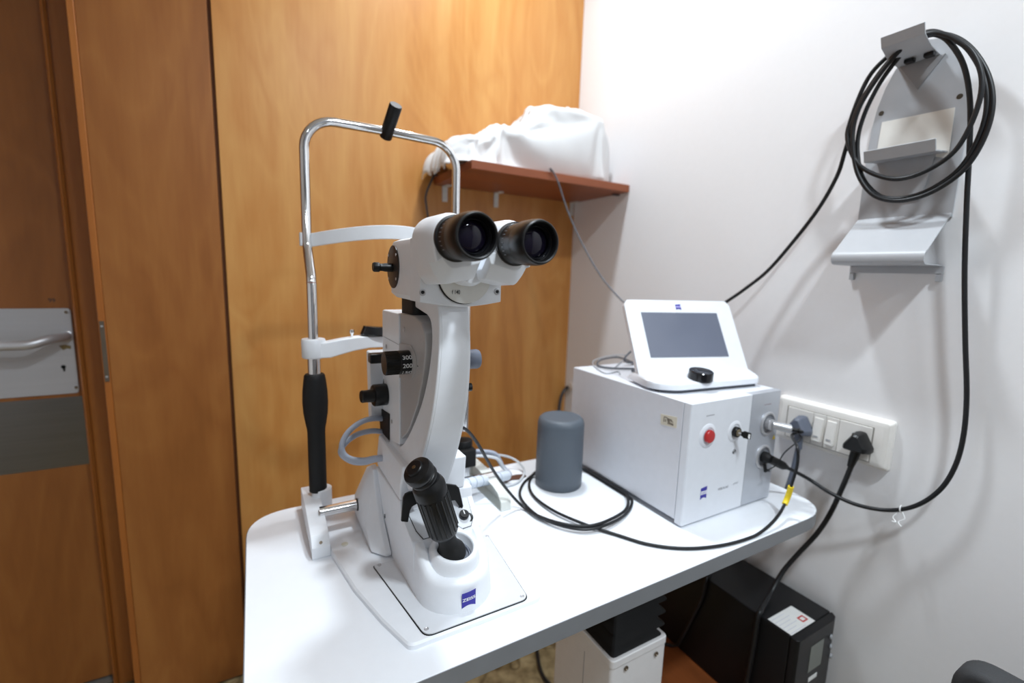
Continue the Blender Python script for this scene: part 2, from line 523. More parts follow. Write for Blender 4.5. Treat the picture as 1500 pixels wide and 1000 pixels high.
def flag_logo(w, h):
    """emblem outline: slanted straight top, hollow arc below"""
    pts = [(-w / 2, h * 0.46), (w / 2, h * 0.54)]
    for i in range(9):
        t = i / 8
        x = w / 2 - w * t
        pts.append((x, -h * 0.5 + h * 0.06 * (1 - t) * 0 + 0.14 * h * math.sin(PI * t)))
    return pts[::-1]
CLOTH_ROWS = [   # the draped sheet, 57 x 41 points: x, y, z in quarter millimetres from (0.4, 1.1, 1.4)
    394, 163, 275, 436, 161, 281, 477, 153, 285, 510, 176, 273, 550, 180, 283, 577, 210, 273, 617, 214, 290, 653, 212, 315, 684, 199, 341, 703, 171, 365, 743, 182, 355, 746, 218, 328, 782, 234, 307, 822, 238, 295, 864, 240, 292, 905, 246, 300, 947, 251, 311, 988, 253, 319, 1030, 257, 320, 1071, 264, 315, 1113, 269, 309, 1155, 273, 307, 1196, 275, 313, 1237, 275, 327, 1278, 272, 344, 1319, 269, 359, 1360, 265, 366, 1402, 264, 364, 1446, 266, 356, 1490, 268, 346, 1533, 268, 341, 1575, 268, 344, 1616, 266, 354, 1656, 264, 370, 1696, 262, 384, 1737, 261, 393, 1779, 262, 396, 1822, 264, 395, 1864, 266, 396, 1905, 267, 403, 1945, 267, 418, 1985, 266, 437, 2024, 266, 457, 2064, 268, 472, 2105, 268, 478, 2148, 267, 475, 2189, 250, 468, 2209, 211, 460, 2243, 186, 460, 2268, 220, 460, 2295, 252, 466, 2326, 280, 475, 2361, 304, 480, 2398, 323, 480, 2435, 343, 475, 2456, 379, 469, 2490, 404, 466,
    425, 238, 324, 425, 211, 357, 462, 193, 365, 500, 208, 359, 524, 242, 351, 564, 248, 363, 600, 272, 367, 627, 255, 395, 661, 242, 415, 696, 226, 431, 734, 207, 439, 751, 242, 418, 791, 247, 409, 832, 238, 409, 860, 272, 414, 901, 274, 433, 942, 271, 452, 983, 280, 463, 1019, 302, 463, 1061, 302, 465, 1102, 297, 468, 1142, 288, 478, 1181, 276, 493, 1220, 262, 514, 1258, 247, 533, 1297, 235, 547, 1337, 224, 552, 1378, 215, 549, 1419, 205, 541, 1463, 211, 534, 1505, 214, 535, 1546, 213, 544, 1586, 212, 559, 1626, 211, 576, 1666, 211, 590, 1707, 213, 597, 1749, 217, 599, 1791, 221, 599, 1833, 224, 603, 1874, 225, 613, 1914, 224, 630, 1953, 223, 650, 1993, 223, 665, 2034, 226, 673, 2066, 253, 675, 2109, 263, 669, 2153, 261, 662, 2185, 232, 658, 2221, 212, 664, 2250, 242, 653, 2278, 273, 642, 2316, 291, 632, 2358, 295, 616, 2394, 319, 595, 2428, 347, 570, 2458, 377, 547, 2486, 409, 529,
    427, 277, 362, 452, 249, 381, 455, 219, 411, 496, 226, 409, 515, 263, 401, 555, 280, 406, 593, 265, 419, 626, 288, 431, 667, 282, 435, 706, 268, 441, 723, 239, 469, 758, 217, 462, 800, 224, 460, 819, 263, 467, 856, 284, 485, 897, 284, 510, 938, 287, 530, 975, 308, 538, 1013, 292, 543, 1051, 274, 544, 1086, 251, 542, 1125, 236, 552, 1164, 218, 569, 1202, 200, 588, 1240, 188, 610, 1279, 183, 627, 1320, 180, 635, 1362, 179, 636, 1405, 180, 636, 1448, 183, 632, 1489, 185, 637, 1530, 186, 652, 1569, 187, 671, 1609, 189, 689, 1649, 191, 701, 1690, 193, 706, 1733, 196, 707, 1775, 200, 708, 1816, 204, 714, 1856, 206, 727, 1896, 208, 744, 1936, 210, 761, 1976, 212, 772, 2018, 216, 775, 2061, 222, 770, 2091, 255, 765, 2135, 261, 760, 2174, 245, 762, 2210, 227, 772, 2237, 258, 756, 2274, 278, 739, 2316, 284, 719, 2358, 292, 691, 2393, 320, 659, 2427, 348, 626, 2458, 380, 595, 2481, 416, 570,
    399, 275, 400, 440, 282, 410, 455, 253, 438, 492, 240, 451, 510, 279, 443, 551, 286, 450, 585, 261, 460, 620, 281, 470, 662, 288, 471, 704, 287, 473, 743, 273, 481, 758, 239, 502, 799, 228, 512, 816, 270, 524, 852, 295, 547, 893, 295, 574, 934, 305, 594, 959, 270, 591, 997, 250, 595, 1035, 233, 597, 1073, 217, 603, 1112, 201, 617, 1151, 186, 637, 1189, 193, 663, 1228, 201, 684, 1268, 204, 698, 1309, 203, 706, 1351, 200, 710, 1392, 197, 715, 1434, 193, 716, 1475, 193, 726, 1514, 198, 744, 1553, 204, 764, 1593, 210, 781, 1633, 213, 792, 1675, 212, 797, 1717, 209, 797, 1760, 207, 798, 1801, 207, 805, 1841, 209, 817, 1881, 212, 833, 1921, 215, 847, 1962, 217, 855, 2005, 217, 855, 2048, 220, 848, 2092, 226, 840, 2119, 260, 842, 2159, 246, 848, 2198, 240, 862, 2238, 252, 844, 2273, 279, 820, 2316, 281, 792, 2360, 289, 756, 2396, 318, 715, 2427, 353, 675, 2454, 389, 637, 2468, 428, 601,
    382, 276, 439, 422, 290, 445, 464, 289, 456, 478, 257, 482, 518, 265, 475, 550, 292, 485, 577, 259, 494, 618, 266, 501, 660, 270, 501, 700, 287, 508, 741, 291, 516, 776, 270, 527, 787, 237, 556, 816, 270, 578, 847, 304, 602, 889, 308, 631, 913, 268, 636, 951, 248, 646, 989, 230, 651, 1029, 218, 655, 1070, 213, 664, 1111, 211, 678, 1148, 238, 670, 1189, 251, 688, 1226, 256, 716, 1264, 258, 735, 1304, 257, 745, 1345, 255, 753, 1386, 255, 763, 1427, 252, 767, 1467, 252, 782, 1505, 256, 803, 1543, 261, 826, 1582, 265, 845, 1622, 265, 856, 1663, 262, 860, 1706, 257, 860, 1748, 253, 861, 1790, 250, 868, 1830, 250, 880, 1869, 251, 895, 1909, 251, 909, 1950, 250, 917, 1993, 245, 919, 2036, 236, 916, 2080, 232, 912, 2122, 233, 913, 2149, 261, 926, 2188, 266, 939, 2232, 270, 919, 2276, 259, 890, 2317, 275, 857, 2357, 297, 813, 2381, 333, 761, 2401, 367, 705, 2420, 396, 650, 2438, 420, 598,
    364, 290, 470, 406, 287, 479, 449, 287, 488, 491, 284, 501, 522, 254, 507, 547, 288, 517, 587, 287, 510, 613, 262, 536, 654, 259, 535, 695, 256, 532, 724, 280, 555, 767, 286, 567, 787, 257, 598, 830, 260, 624, 842, 304, 653, 881, 278, 673, 926, 289, 683, 960, 265, 697, 1000, 268, 687, 1028, 241, 703, 1070, 239, 710, 1112, 251, 711, 1155, 269, 712, 1178, 237, 739, 1215, 234, 767, 1254, 234, 788, 1293, 233, 803, 1333, 234, 816, 1373, 236, 831, 1414, 240, 839, 1453, 248, 855, 1490, 255, 877, 1527, 268, 900, 1565, 257, 918, 1605, 252, 928, 1647, 252, 931, 1691, 253, 929, 1734, 256, 928, 1776, 257, 932, 1817, 259, 942, 1857, 259, 956, 1897, 260, 970, 1938, 260, 979, 1980, 260, 981, 2024, 259, 979, 2067, 256, 977, 2110, 255, 980, 2148, 239, 1000, 2189, 249, 1016, 2235, 250, 993, 2251, 287, 944, 2277, 299, 891, 2323, 319, 845, 2337, 323, 773, 2369, 341, 707, 2399, 369, 647, 2427, 394, 591,
    350, 294, 503, 392, 285, 510, 436, 292, 517, 470, 265, 518, 510, 258, 536, 552, 264, 539, 581, 298, 539, 622, 295, 536, 655, 285, 559, 696, 282, 564, 720, 259, 593, 765, 263, 610, 797, 300, 617, 804, 270, 661, 848, 275, 691, 886, 308, 708, 927, 295, 730, 965, 309, 714, 989, 279, 733, 1030, 274, 737, 1073, 275, 739, 1110, 294, 727, 1131, 261, 752, 1169, 255, 784, 1207, 254, 815, 1244, 253, 842, 1281, 249, 863, 1320, 245, 880, 1357, 264, 892, 1398, 265, 902, 1436, 267, 919, 1475, 270, 941, 1512, 264, 964, 1550, 255, 982, 1591, 254, 993, 1633, 256, 994, 1678, 256, 991, 1722, 255, 987, 1764, 253, 988, 1806, 249, 996, 1846, 245, 1008, 1886, 244, 1023, 1926, 245, 1036, 1968, 248, 1042, 2011, 251, 1044, 2054, 255, 1044, 2096, 263, 1047, 2135, 274, 1058, 2172, 299, 1060, 2227, 283, 1049, 2269, 291, 1004, 2258, 317, 937, 2284, 333, 871, 2309, 344, 796, 2340, 357, 720, 2368, 370, 647, 2400, 389, 583,
    348, 321, 521, 383, 299, 539, 424, 285, 548, 466, 292, 537, 503, 283, 554, 546, 283, 563, 589, 288, 568, 619, 320, 558, 660, 321, 568, 680, 296, 596, 714, 294, 619, 746, 283, 648, 785, 316, 656, 821, 300, 684, 841, 284, 732, 891, 301, 749, 926, 334, 735, 966, 326, 752, 1000, 321, 729, 1034, 316, 752, 1074, 311, 763, 1117, 308, 767, 1158, 294, 754, 1178, 295, 800, 1227, 299, 819, 1255, 304, 861, 1286, 301, 895, 1316, 293, 926, 1346, 283, 956, 1380, 262, 965, 1419, 255, 981, 1459, 257, 1000, 1498, 253, 1021, 1538, 253, 1039, 1579, 256, 1049, 1621, 254, 1051, 1665, 248, 1046, 1710, 245, 1040, 1754, 243, 1039, 1795, 245, 1045, 1836, 251, 1057, 1875, 262, 1071, 1914, 276, 1081, 1953, 292, 1081, 1993, 304, 1077, 2034, 313, 1073, 2075, 322, 1068, 2113, 337, 1060, 2147, 358, 1049, 2201, 339, 1055, 2266, 318, 1046, 2253, 341, 975, 2272, 359, 902, 2313, 366, 828, 2350, 375, 748, 2363, 393, 664, 2380, 406, 585,
    352, 348, 533, 382, 325, 557, 422, 308, 569, 463, 316, 555, 504, 314, 549, 546, 313, 551, 577, 310, 585, 620, 312, 591, 655, 335, 601, 688, 319, 627, 729, 335, 626, 764, 328, 649, 761, 307, 693, 807, 304, 718, 851, 320, 722, 881, 330, 766, 930, 349, 768, 965, 361, 736, 1008, 360, 727, 1048, 349, 729, 1087, 337, 732, 1130, 330, 734, 1153, 329, 774, 1197, 334, 799, 1243, 343, 829, 1281, 350, 867, 1315, 351, 904, 1345, 348, 939, 1372, 340, 973, 1397, 314, 996, 1408, 285, 1032, 1447, 277, 1049, 1491, 285, 1056, 1534, 297, 1056, 1575, 305, 1050, 1615, 304, 1061, 1657, 296, 1067, 1701, 286, 1072, 1744, 278, 1075, 1785, 277, 1081, 1825, 285, 1089, 1865, 303, 1096, 1902, 327, 1092, 1930, 344, 1066, 1969, 360, 1060, 2009, 371, 1057, 2050, 380, 1053, 2090, 392, 1052, 2127, 406, 1067, 2183, 378, 1075, 2248, 349, 1074, 2251, 365, 1004, 2279, 378, 932, 2306, 392, 851, 2340, 402, 765, 2377, 414, 682, 2399, 422, 599,
    353, 370, 549, 391, 353, 548, 428, 340, 565, 464, 328, 586, 505, 329, 578, 542, 342, 560, 586, 335, 565, 605, 335, 606, 640, 336, 632, 684, 356, 628, 722, 360, 655, 755, 359, 677, 760, 339, 718, 799, 328, 746, 845, 350, 732, 893, 348, 738, 929, 378, 760, 977, 368, 768, 1017, 387, 749, 1060, 384, 745, 1101, 378, 741, 1144, 372, 743, 1165, 369, 784, 1196, 367, 825, 1231, 367, 867, 1270, 377, 907, 1311, 393, 938, 1326, 382, 982, 1354, 379, 1017, 1378, 351, 1037, 1407, 331, 1061, 1446, 323, 1067, 1490, 326, 1072, 1530, 338, 1060, 1571, 346, 1052, 1613, 347, 1049, 1654, 344, 1054, 1697, 335, 1057, 1740, 327, 1061, 1781, 326, 1071, 1815, 331, 1094, 1852, 340, 1072, 1882, 371, 1086, 1911, 394, 1061, 1947, 415, 1064, 1987, 428, 1065, 2028, 434, 1071, 2070, 439, 1076, 2096, 415, 1102, 2164, 397, 1104, 2237, 380, 1090, 2270, 385, 1022, 2258, 399, 944, 2275, 401, 859, 2307, 407, 772, 2346, 421, 687, 2389, 447, 608,
    360, 395, 563, 399, 377, 561, 439, 369, 551, 464, 364, 585, 505, 358, 596, 546, 355, 591, 584, 366, 572, 624, 350, 586, 632, 365, 629, 670, 358, 660, 708, 365, 690, 748, 385, 698, 780, 370, 722, 802, 358, 760, 849, 363, 761, 891, 375, 732, 942, 382, 730, 982, 399, 762, 1028, 407, 778, 1073, 400, 782, 1114, 412, 766, 1157, 405, 773, 1201, 400, 785, 1233, 393, 822, 1242, 407, 876, 1261, 413, 930, 1294, 421, 973, 1344, 428, 991, 1380, 426, 1020, 1387, 400, 1053, 1420, 377, 1072, 1453, 365, 1048, 1495, 360, 1052, 1528, 369, 1075, 1572, 370, 1080, 1609, 384, 1062, 1650, 386, 1069, 1690, 381, 1079, 1732, 379, 1067, 1771, 376, 1080, 1812, 381, 1088, 1837, 381, 1052, 1862, 410, 1079, 1899, 423, 1098, 1937, 442, 1106, 1966, 469, 1092, 2005, 476, 1096, 2030, 443, 1109, 2073, 455, 1104, 2149, 430, 1096, 2230, 408, 1103, 2273, 410, 1036, 2275, 419, 957, 2269, 426, 873, 2287, 427, 784, 2318, 432, 694, 2357, 446, 608,
    369, 419, 571, 409, 402, 573, 442, 402, 548, 479, 391, 566, 505, 395, 598, 546, 387, 602, 586, 378, 603, 626, 379, 580, 654, 377, 612, 671, 389, 660, 700, 393, 702, 738, 397, 729, 783, 400, 734, 806, 388, 766, 851, 394, 767, 896, 390, 759, 936, 409, 731, 990, 420, 741, 1042, 426, 752, 1079, 437, 788, 1124, 439, 801, 1167, 434, 810, 1212, 439, 809, 1246, 432, 842, 1278, 429, 883, 1270, 449, 938, 1302, 460, 983, 1352, 467, 1006, 1353, 445, 1050, 1385, 440, 1076, 1416, 419, 1053, 1454, 401, 1068, 1493, 396, 1050, 1534, 397, 1054, 1563, 402, 1085, 1606, 414, 1083, 1646, 426, 1080, 1685, 426, 1066, 1724, 430, 1078, 1767, 429, 1079, 1808, 430, 1079, 1837, 428, 1048, 1882, 435, 1049, 1891, 461, 1086, 1912, 475, 1120, 1951, 482, 1133, 1988, 495, 1136, 2029, 485, 1128, 2050, 490, 1089, 2134, 460, 1081, 2219, 437, 1111, 2275, 437, 1047, 2282, 444, 967, 2277, 451, 885, 2284, 454, 800, 2301, 456, 709, 2329, 457, 618,
    379, 443, 573, 417, 424, 589, 446, 433, 555, 485, 421, 548, 514, 425, 580, 550, 404, 569, 584, 409, 593, 621, 395, 605, 666, 400, 606, 696, 386, 642, 720, 408, 686, 739, 424, 727, 769, 420, 759, 810, 414, 744, 852, 410, 737, 895, 413, 733, 935, 426, 759, 987, 430, 772, 1042, 449, 776, 1094, 471, 775, 1142, 476, 791, 1182, 477, 818, 1196, 451, 853, 1230, 447, 884, 1275, 468, 889, 1308, 456, 929, 1313, 489, 974, 1320, 473, 1024, 1349, 478, 1066, 1391, 478, 1070, 1421, 458, 1048, 1454, 440, 1072, 1492, 433, 1052, 1534, 431, 1052, 1558, 436, 1087, 1596, 443, 1063, 1638, 457, 1055, 1679, 467, 1049, 1719, 473, 1053, 1761, 475, 1056, 1803, 475, 1058, 1839, 465, 1076, 1872, 475, 1049, 1907, 491, 1069, 1910, 508, 1111, 1945, 518, 1133, 1979, 524, 1110, 2012, 523, 1138, 2053, 500, 1131, 2126, 495, 1074, 2207, 466, 1119, 2274, 464, 1058, 2287, 469, 977, 2282, 476, 897, 2288, 480, 815, 2296, 483, 727, 2319, 484, 636,
    393, 450, 548, 412, 451, 592, 456, 446, 583, 492, 451, 558, 529, 435, 547, 562, 436, 576, 599, 418, 564, 619, 422, 603, 649, 412, 629, 698, 407, 628, 732, 424, 667, 762, 431, 710, 779, 443, 753, 818, 434, 769, 859, 436, 752, 901, 443, 738, 948, 443, 733, 987, 458, 767, 1038, 477, 790, 1094, 482, 810, 1143, 509, 813, 1173, 495, 855, 1218, 488, 853, 1229, 486, 897, 1266, 484, 921, 1316, 490, 933, 1347, 495, 974, 1322, 502, 1027, 1343, 508, 1072, 1379, 501, 1047, 1418, 493, 1059, 1457, 474, 1054, 1496, 465, 1070, 1534, 467, 1050, 1559, 471, 1085, 1602, 469, 1085, 1634, 492, 1059, 1674, 491, 1080, 1711, 511, 1073, 1751, 509, 1086, 1791, 505, 1092, 1830, 506, 1078, 1864, 510, 1051, 1903, 521, 1064, 1909, 537, 1104, 1937, 547, 1134, 1978, 556, 1117, 2019, 555, 1124, 2042, 528, 1153, 2105, 525, 1082, 2192, 495, 1126, 2269, 491, 1072, 2290, 495, 988, 2286, 501, 908, 2290, 506, 828, 2296, 509, 743, 2315, 511, 653,
    390, 476, 548, 428, 460, 564, 462, 472, 592, 501, 455, 589, 521, 466, 550, 564, 457, 552, 607, 445, 555, 638, 438, 586, 652, 437, 628, 696, 434, 629, 710, 440, 677, 757, 456, 702, 797, 456, 731, 827, 460, 769, 871, 454, 777, 915, 449, 771, 954, 471, 747, 1006, 474, 743, 1060, 482, 764, 1089, 514, 809, 1133, 530, 842, 1187, 518, 828, 1216, 523, 865, 1238, 521, 903, 1272, 517, 930, 1319, 519, 939, 1349, 521, 978, 1325, 528, 1029, 1349, 533, 1077, 1379, 532, 1044, 1422, 523, 1043, 1455, 507, 1066, 1493, 496, 1049, 1529, 500, 1069, 1568, 491, 1055, 1592, 502, 1089, 1632, 521, 1083, 1669, 516, 1108, 1711, 517, 1111, 1744, 543, 1109, 1784, 544, 1097, 1823, 544, 1082, 1858, 543, 1057, 1900, 551, 1052, 1919, 561, 1088, 1937, 573, 1126, 1969, 557, 1148, 2010, 574, 1146, 2036, 554, 1172, 2084, 552, 1092, 2175, 525, 1134, 2261, 519, 1087, 2292, 521, 1002, 2290, 527, 920, 2289, 531, 839, 2296, 534, 756, 2314, 537, 666,
    400, 504, 556, 431, 484, 579, 470, 473, 561, 498, 481, 595, 536, 471, 578, 569, 485, 551, 609, 472, 552, 641, 465, 586, 657, 462, 626, 701, 459, 622, 711, 468, 676, 740, 469, 724, 795, 481, 730, 840, 464, 739, 884, 470, 751, 922, 481, 775, 969, 482, 778, 1011, 504, 752, 1068, 510, 754, 1115, 519, 789, 1143, 555, 829, 1188, 539, 852, 1237, 548, 857, 1247, 552, 903, 1286, 541, 918, 1301, 535, 958, 1345, 547, 975, 1340, 551, 1024, 1358, 558, 1076, 1387, 528, 1074, 1427, 547, 1063, 1468, 539, 1058, 1502, 519, 1075, 1531, 532, 1049, 1573, 527, 1046, 1608, 529, 1070, 1628, 547, 1106, 1670, 547, 1121, 1712, 549, 1118, 1728, 559, 1080, 1770, 571, 1082, 1808, 563, 1061, 1850, 572, 1048, 1892, 578, 1058, 1930, 586, 1076, 1958, 589, 1108, 1966, 586, 1153, 1997, 571, 1176, 2037, 581, 1190, 2063, 579, 1103, 2158, 555, 1141, 2250, 546, 1101, 2292, 548, 1018, 2293, 553, 932, 2290, 556, 850, 2298, 560, 765, 2314, 563, 675,
    402, 516, 583, 444, 507, 592, 467, 498, 554, 502, 504, 583, 539, 486, 597, 577, 493, 578, 616, 496, 558, 624, 481, 603, 660, 486, 629, 703, 484, 617, 732, 483, 663, 750, 494, 719, 790, 490, 760, 841, 493, 734, 890, 498, 742, 935, 501, 751, 970, 513, 782, 1020, 512, 784, 1067, 538, 765, 1125, 540, 773, 1166, 544, 813, 1185, 565, 861, 1236, 576, 859, 1270, 559, 882, 1275, 566, 928, 1292, 561, 967, 1336, 573, 979, 1328, 579, 1029, 1378, 581, 1061, 1389, 548, 1092, 1429, 543, 1097, 1468, 534, 1091, 1508, 549, 1093, 1546, 546, 1079, 1577, 561, 1052, 1620, 557, 1056, 1638, 574, 1094, 1671, 577, 1123, 1713, 577, 1129, 1725, 588, 1087, 1755, 583, 1057, 1798, 590, 1065, 1841, 596, 1053, 1884, 604, 1062, 1918, 610, 1084, 1951, 616, 1114, 1978, 611, 1145, 1989, 595, 1186, 2025, 606, 1205, 2043, 602, 1117, 2142, 584, 1146, 2239, 574, 1115, 2291, 574, 1033, 2295, 578, 944, 2290, 582, 858, 2299, 585, 771, 2316, 588, 680,
    410, 521, 556, 444, 532, 585, 475, 523, 553, 516, 515, 560, 538, 512, 599, 579, 515, 588, 619, 519, 572, 617, 502, 612, 659, 511, 624, 703, 509, 619, 737, 509, 661, 769, 513, 710, 796, 516, 764, 843, 521, 731, 888, 523, 759, 935, 531, 752, 980, 526, 754, 1016, 540, 788, 1068, 548, 795, 1122, 565, 782, 1176, 567, 802, 1190, 587, 851, 1219, 573, 886, 1266, 580, 896, 1302, 573, 916, 1287, 585, 960, 1327, 597, 984, 1329, 604, 1038, 1353, 580, 1084, 1401, 578, 1092, 1435, 568, 1113, 1474, 562, 1105, 1496, 571, 1069, 1536, 575, 1087, 1578, 572, 1084, 1616, 586, 1067, 1658, 585, 1074, 1677, 601, 1113, 1715, 602, 1137, 1743, 602, 1107, 1753, 609, 1062, 1795, 613, 1046, 1830, 608, 1077, 1868, 593, 1086, 1899, 615, 1104, 1930, 599, 1130, 1956, 612, 1163, 1977, 618, 1200, 2014, 630, 1218, 2027, 625, 1132, 2129, 611, 1151, 2229, 602, 1125, 2289, 601, 1045, 2297, 604, 953, 2290, 608, 864, 2299, 611, 775, 2319, 614, 680,
    395, 536, 564, 436, 536, 556, 479, 548, 551, 503, 529, 580, 541, 539, 596, 576, 538, 573, 619, 543, 580, 618, 526, 621, 659, 531, 608, 702, 534, 622, 730, 533, 672, 776, 541, 713, 804, 542, 767, 853, 546, 739, 900, 539, 734, 936, 559, 763, 982, 551, 749, 1027, 549, 762, 1062, 574, 794, 1114, 577, 810, 1170, 594, 804, 1214, 588, 831, 1229, 597, 879, 1253, 598, 916, 1301, 596, 908, 1301, 605, 955, 1311, 617, 1002, 1354, 619, 1036, 1356, 602, 1098, 1406, 604, 1094, 1447, 593, 1094, 1481, 587, 1119, 1502, 596, 1081, 1539, 591, 1062, 1572, 599, 1090, 1614, 599, 1094, 1650, 612, 1070, 1689, 618, 1090, 1700, 624, 1133, 1735, 626, 1108, 1771, 622, 1086, 1795, 639, 1049, 1837, 632, 1058, 1856, 616, 1099, 1884, 617, 1129, 1924, 624, 1143, 1936, 621, 1185, 1970, 647, 1198, 1985, 623, 1226, 2011, 651, 1142, 2119, 636, 1142, 2224, 628, 1133, 2287, 627, 1054, 2298, 630, 959, 2290, 633, 868, 2298, 637, 775, 2322, 640, 679,
    391, 557, 552, 433, 560, 555, 476, 567, 565, 498, 549, 594, 538, 564, 591, 577, 562, 575, 616, 566, 591, 618, 550, 631, 656, 557, 612, 701, 559, 629, 727, 558, 683, 775, 568, 721, 811, 568, 769, 860, 558, 767, 895, 564, 730, 941, 568, 735, 982, 578, 757, 1029, 566, 743, 1074, 569, 768, 1114, 600, 795, 1155, 607, 829, 1203, 612, 848, 1245, 619, 864, 1254, 624, 911, 1300, 622, 914, 1331, 608, 947, 1323, 638, 994, 1335, 638, 1050, 1380, 620, 1091, 1400, 597, 1125, 1442, 617, 1109, 1480, 613, 1126, 1515, 608, 1105, 1533, 618, 1063, 1576, 611, 1062, 1605, 623, 1092, 1646, 628, 1092, 1690, 644, 1085, 1715, 647, 1118, 1719, 626, 1081, 1761, 644, 1091, 1802, 637, 1077, 1840, 655, 1068, 1874, 629, 1076, 1886, 643, 1116, 1903, 642, 1158, 1941, 649, 1178, 1946, 644, 1219, 1985, 644, 1243, 2012, 672, 1157, 2111, 647, 1116, 2219, 653, 1133, 2287, 653, 1057, 2299, 656, 962, 2290, 659, 869, 2299, 662, 773, 2326, 665, 675,
    404, 585, 547, 425, 564, 586, 467, 567, 594, 506, 572, 606, 528, 579, 568, 565, 578, 595, 607, 588, 603, 616, 573, 639, 655, 584, 620, 703, 587, 635, 724, 583, 695, 761, 582, 743, 818, 588, 750, 862, 584, 772, 904, 579, 756, 938, 596, 729, 985, 590, 731, 1025, 586, 760, 1078, 594, 758, 1132, 591, 770, 1160, 623, 808, 1192, 636, 843, 1221, 633, 878, 1249, 650, 909, 1285, 640, 934, 1338, 633, 946, 1353, 638, 999, 1350, 660, 1057, 1357, 626, 1106, 1393, 624, 1132, 1437, 639, 1130, 1479, 640, 1123, 1521, 634, 1113, 1551, 632, 1083, 1579, 634, 1047, 1616, 637, 1066, 1640, 653, 1099, 1677, 642, 1113, 1715, 669, 1108, 1712, 649, 1068, 1756, 646, 1060, 1791, 659, 1088, 1830, 646, 1097, 1873, 656, 1090, 1913, 652, 1101, 1929, 654, 1141, 1934, 679, 1183, 1942, 670, 1224, 1971, 665, 1253, 2030, 676, 1178, 2114, 669, 1103, 2219, 679, 1130, 2289, 679, 1058, 2300, 682, 962, 2290, 685, 868, 2300, 688, 771, 2331, 691, 671,
    411, 609, 552, 442, 582, 560, 468, 597, 593, 503, 595, 611, 526, 605, 571, 568, 595, 571, 590, 605, 612, 612, 598, 647, 654, 608, 631, 706, 614, 643, 741, 605, 690, 763, 609, 748, 810, 605, 770, 854, 601, 749, 897, 604, 764, 941, 607, 758, 981, 615, 731, 1030, 609, 745, 1072, 612, 780, 1128, 618, 772, 1179, 619, 784, 1212, 628, 820, 1235, 643, 855, 1260, 663, 887, 1290, 665, 925, 1319, 650, 967, 1368, 666, 999, 1382, 650, 1058, 1353, 652, 1111, 1392, 639, 1105, 1432, 650, 1104, 1474, 643, 1093, 1515, 660, 1101, 1556, 657, 1091, 1573, 660, 1053, 1615, 660, 1059, 1653, 665, 1074, 1661, 661, 1120, 1691, 674, 1093, 1717, 670, 1054, 1759, 669, 1049, 1800, 667, 1061, 1824, 672, 1099, 1863, 661, 1117, 1908, 677, 1111, 1951, 669, 1128, 1964, 667, 1170, 1964, 686, 1211, 1973, 692, 1253, 2051, 692, 1189, 2120, 694, 1102, 2222, 705, 1127, 2290, 705, 1056, 2301, 708, 962, 2291, 711, 867, 2301, 714, 767, 2337, 717, 666,
    397, 592, 574, 437, 605, 553, 477, 603, 563, 498, 618, 598, 538, 599, 599, 574, 619, 584, 616, 609, 592, 618, 624, 638, 651, 620, 660, 704, 637, 655, 746, 632, 694, 785, 615, 727, 811, 633, 767, 853, 629, 752, 895, 624, 740, 936, 634, 760, 984, 632, 755, 1035, 632, 734, 1067, 637, 781, 1119, 634, 796, 1168, 644, 783, 1207, 651, 806, 1248, 654, 832, 1281, 651, 866, 1315, 657, 907, 1321, 676, 962, 1342, 674, 1016, 1383, 675, 1063, 1366, 675, 1117, 1401, 663, 1105, 1432, 657, 1076, 1476, 655, 1066, 1519, 664, 1069, 1550, 685, 1090, 1577, 685, 1059, 1610, 672, 1085, 1647, 692, 1079, 1667, 689, 1117, 1674, 689, 1077, 1720, 691, 1074, 1759, 694, 1058, 1802, 694, 1058, 1840, 686, 1077, 1859, 687, 1120, 1896, 674, 1141, 1939, 693, 1140, 1978, 687, 1160, 1992, 690, 1201, 1979, 716, 1239, 2064, 718, 1185, 2130, 720, 1100, 2227, 732, 1124, 2292, 732, 1053, 2302, 734, 960, 2291, 737, 864, 2303, 739, 762, 2344, 742, 661,
    392, 620, 584, 429, 596, 584, 464, 622, 574, 505, 628, 569, 529, 625, 609, 568, 623, 615, 606, 634, 587, 624, 646, 627, 646, 648, 664, 694, 653, 679, 732, 647, 718, 779, 644, 717, 806, 660, 748, 845, 653, 735, 888, 651, 747, 934, 653, 738, 983, 657, 760, 1032, 658, 732, 1078, 654, 762, 1111, 658, 804, 1156, 669, 791, 1191, 669, 821, 1227, 669, 848, 1274, 678, 865, 1320, 681, 899, 1348, 676, 951, 1352, 698, 1010, 1358, 692, 1066, 1371, 702, 1114, 1412, 692, 1105, 1437, 687, 1067, 1479, 683, 1083, 1511, 689, 1056, 1543, 710, 1078, 1581, 711, 1061, 1600, 695, 1097, 1637, 714, 1092, 1670, 717, 1118, 1683, 718, 1076, 1720, 713, 1060, 1758, 718, 1073, 1799, 718, 1064, 1842, 715, 1079, 1879, 700, 1097, 1887, 700, 1144, 1923, 699, 1165, 1961, 701, 1186, 1998, 724, 1191, 1997, 745, 1231, 2077, 744, 1176, 2140, 746, 1094, 2231, 758, 1120, 2293, 760, 1051, 2303, 760, 958, 2291, 763, 860, 2305, 765, 756, 2350, 767, 657,
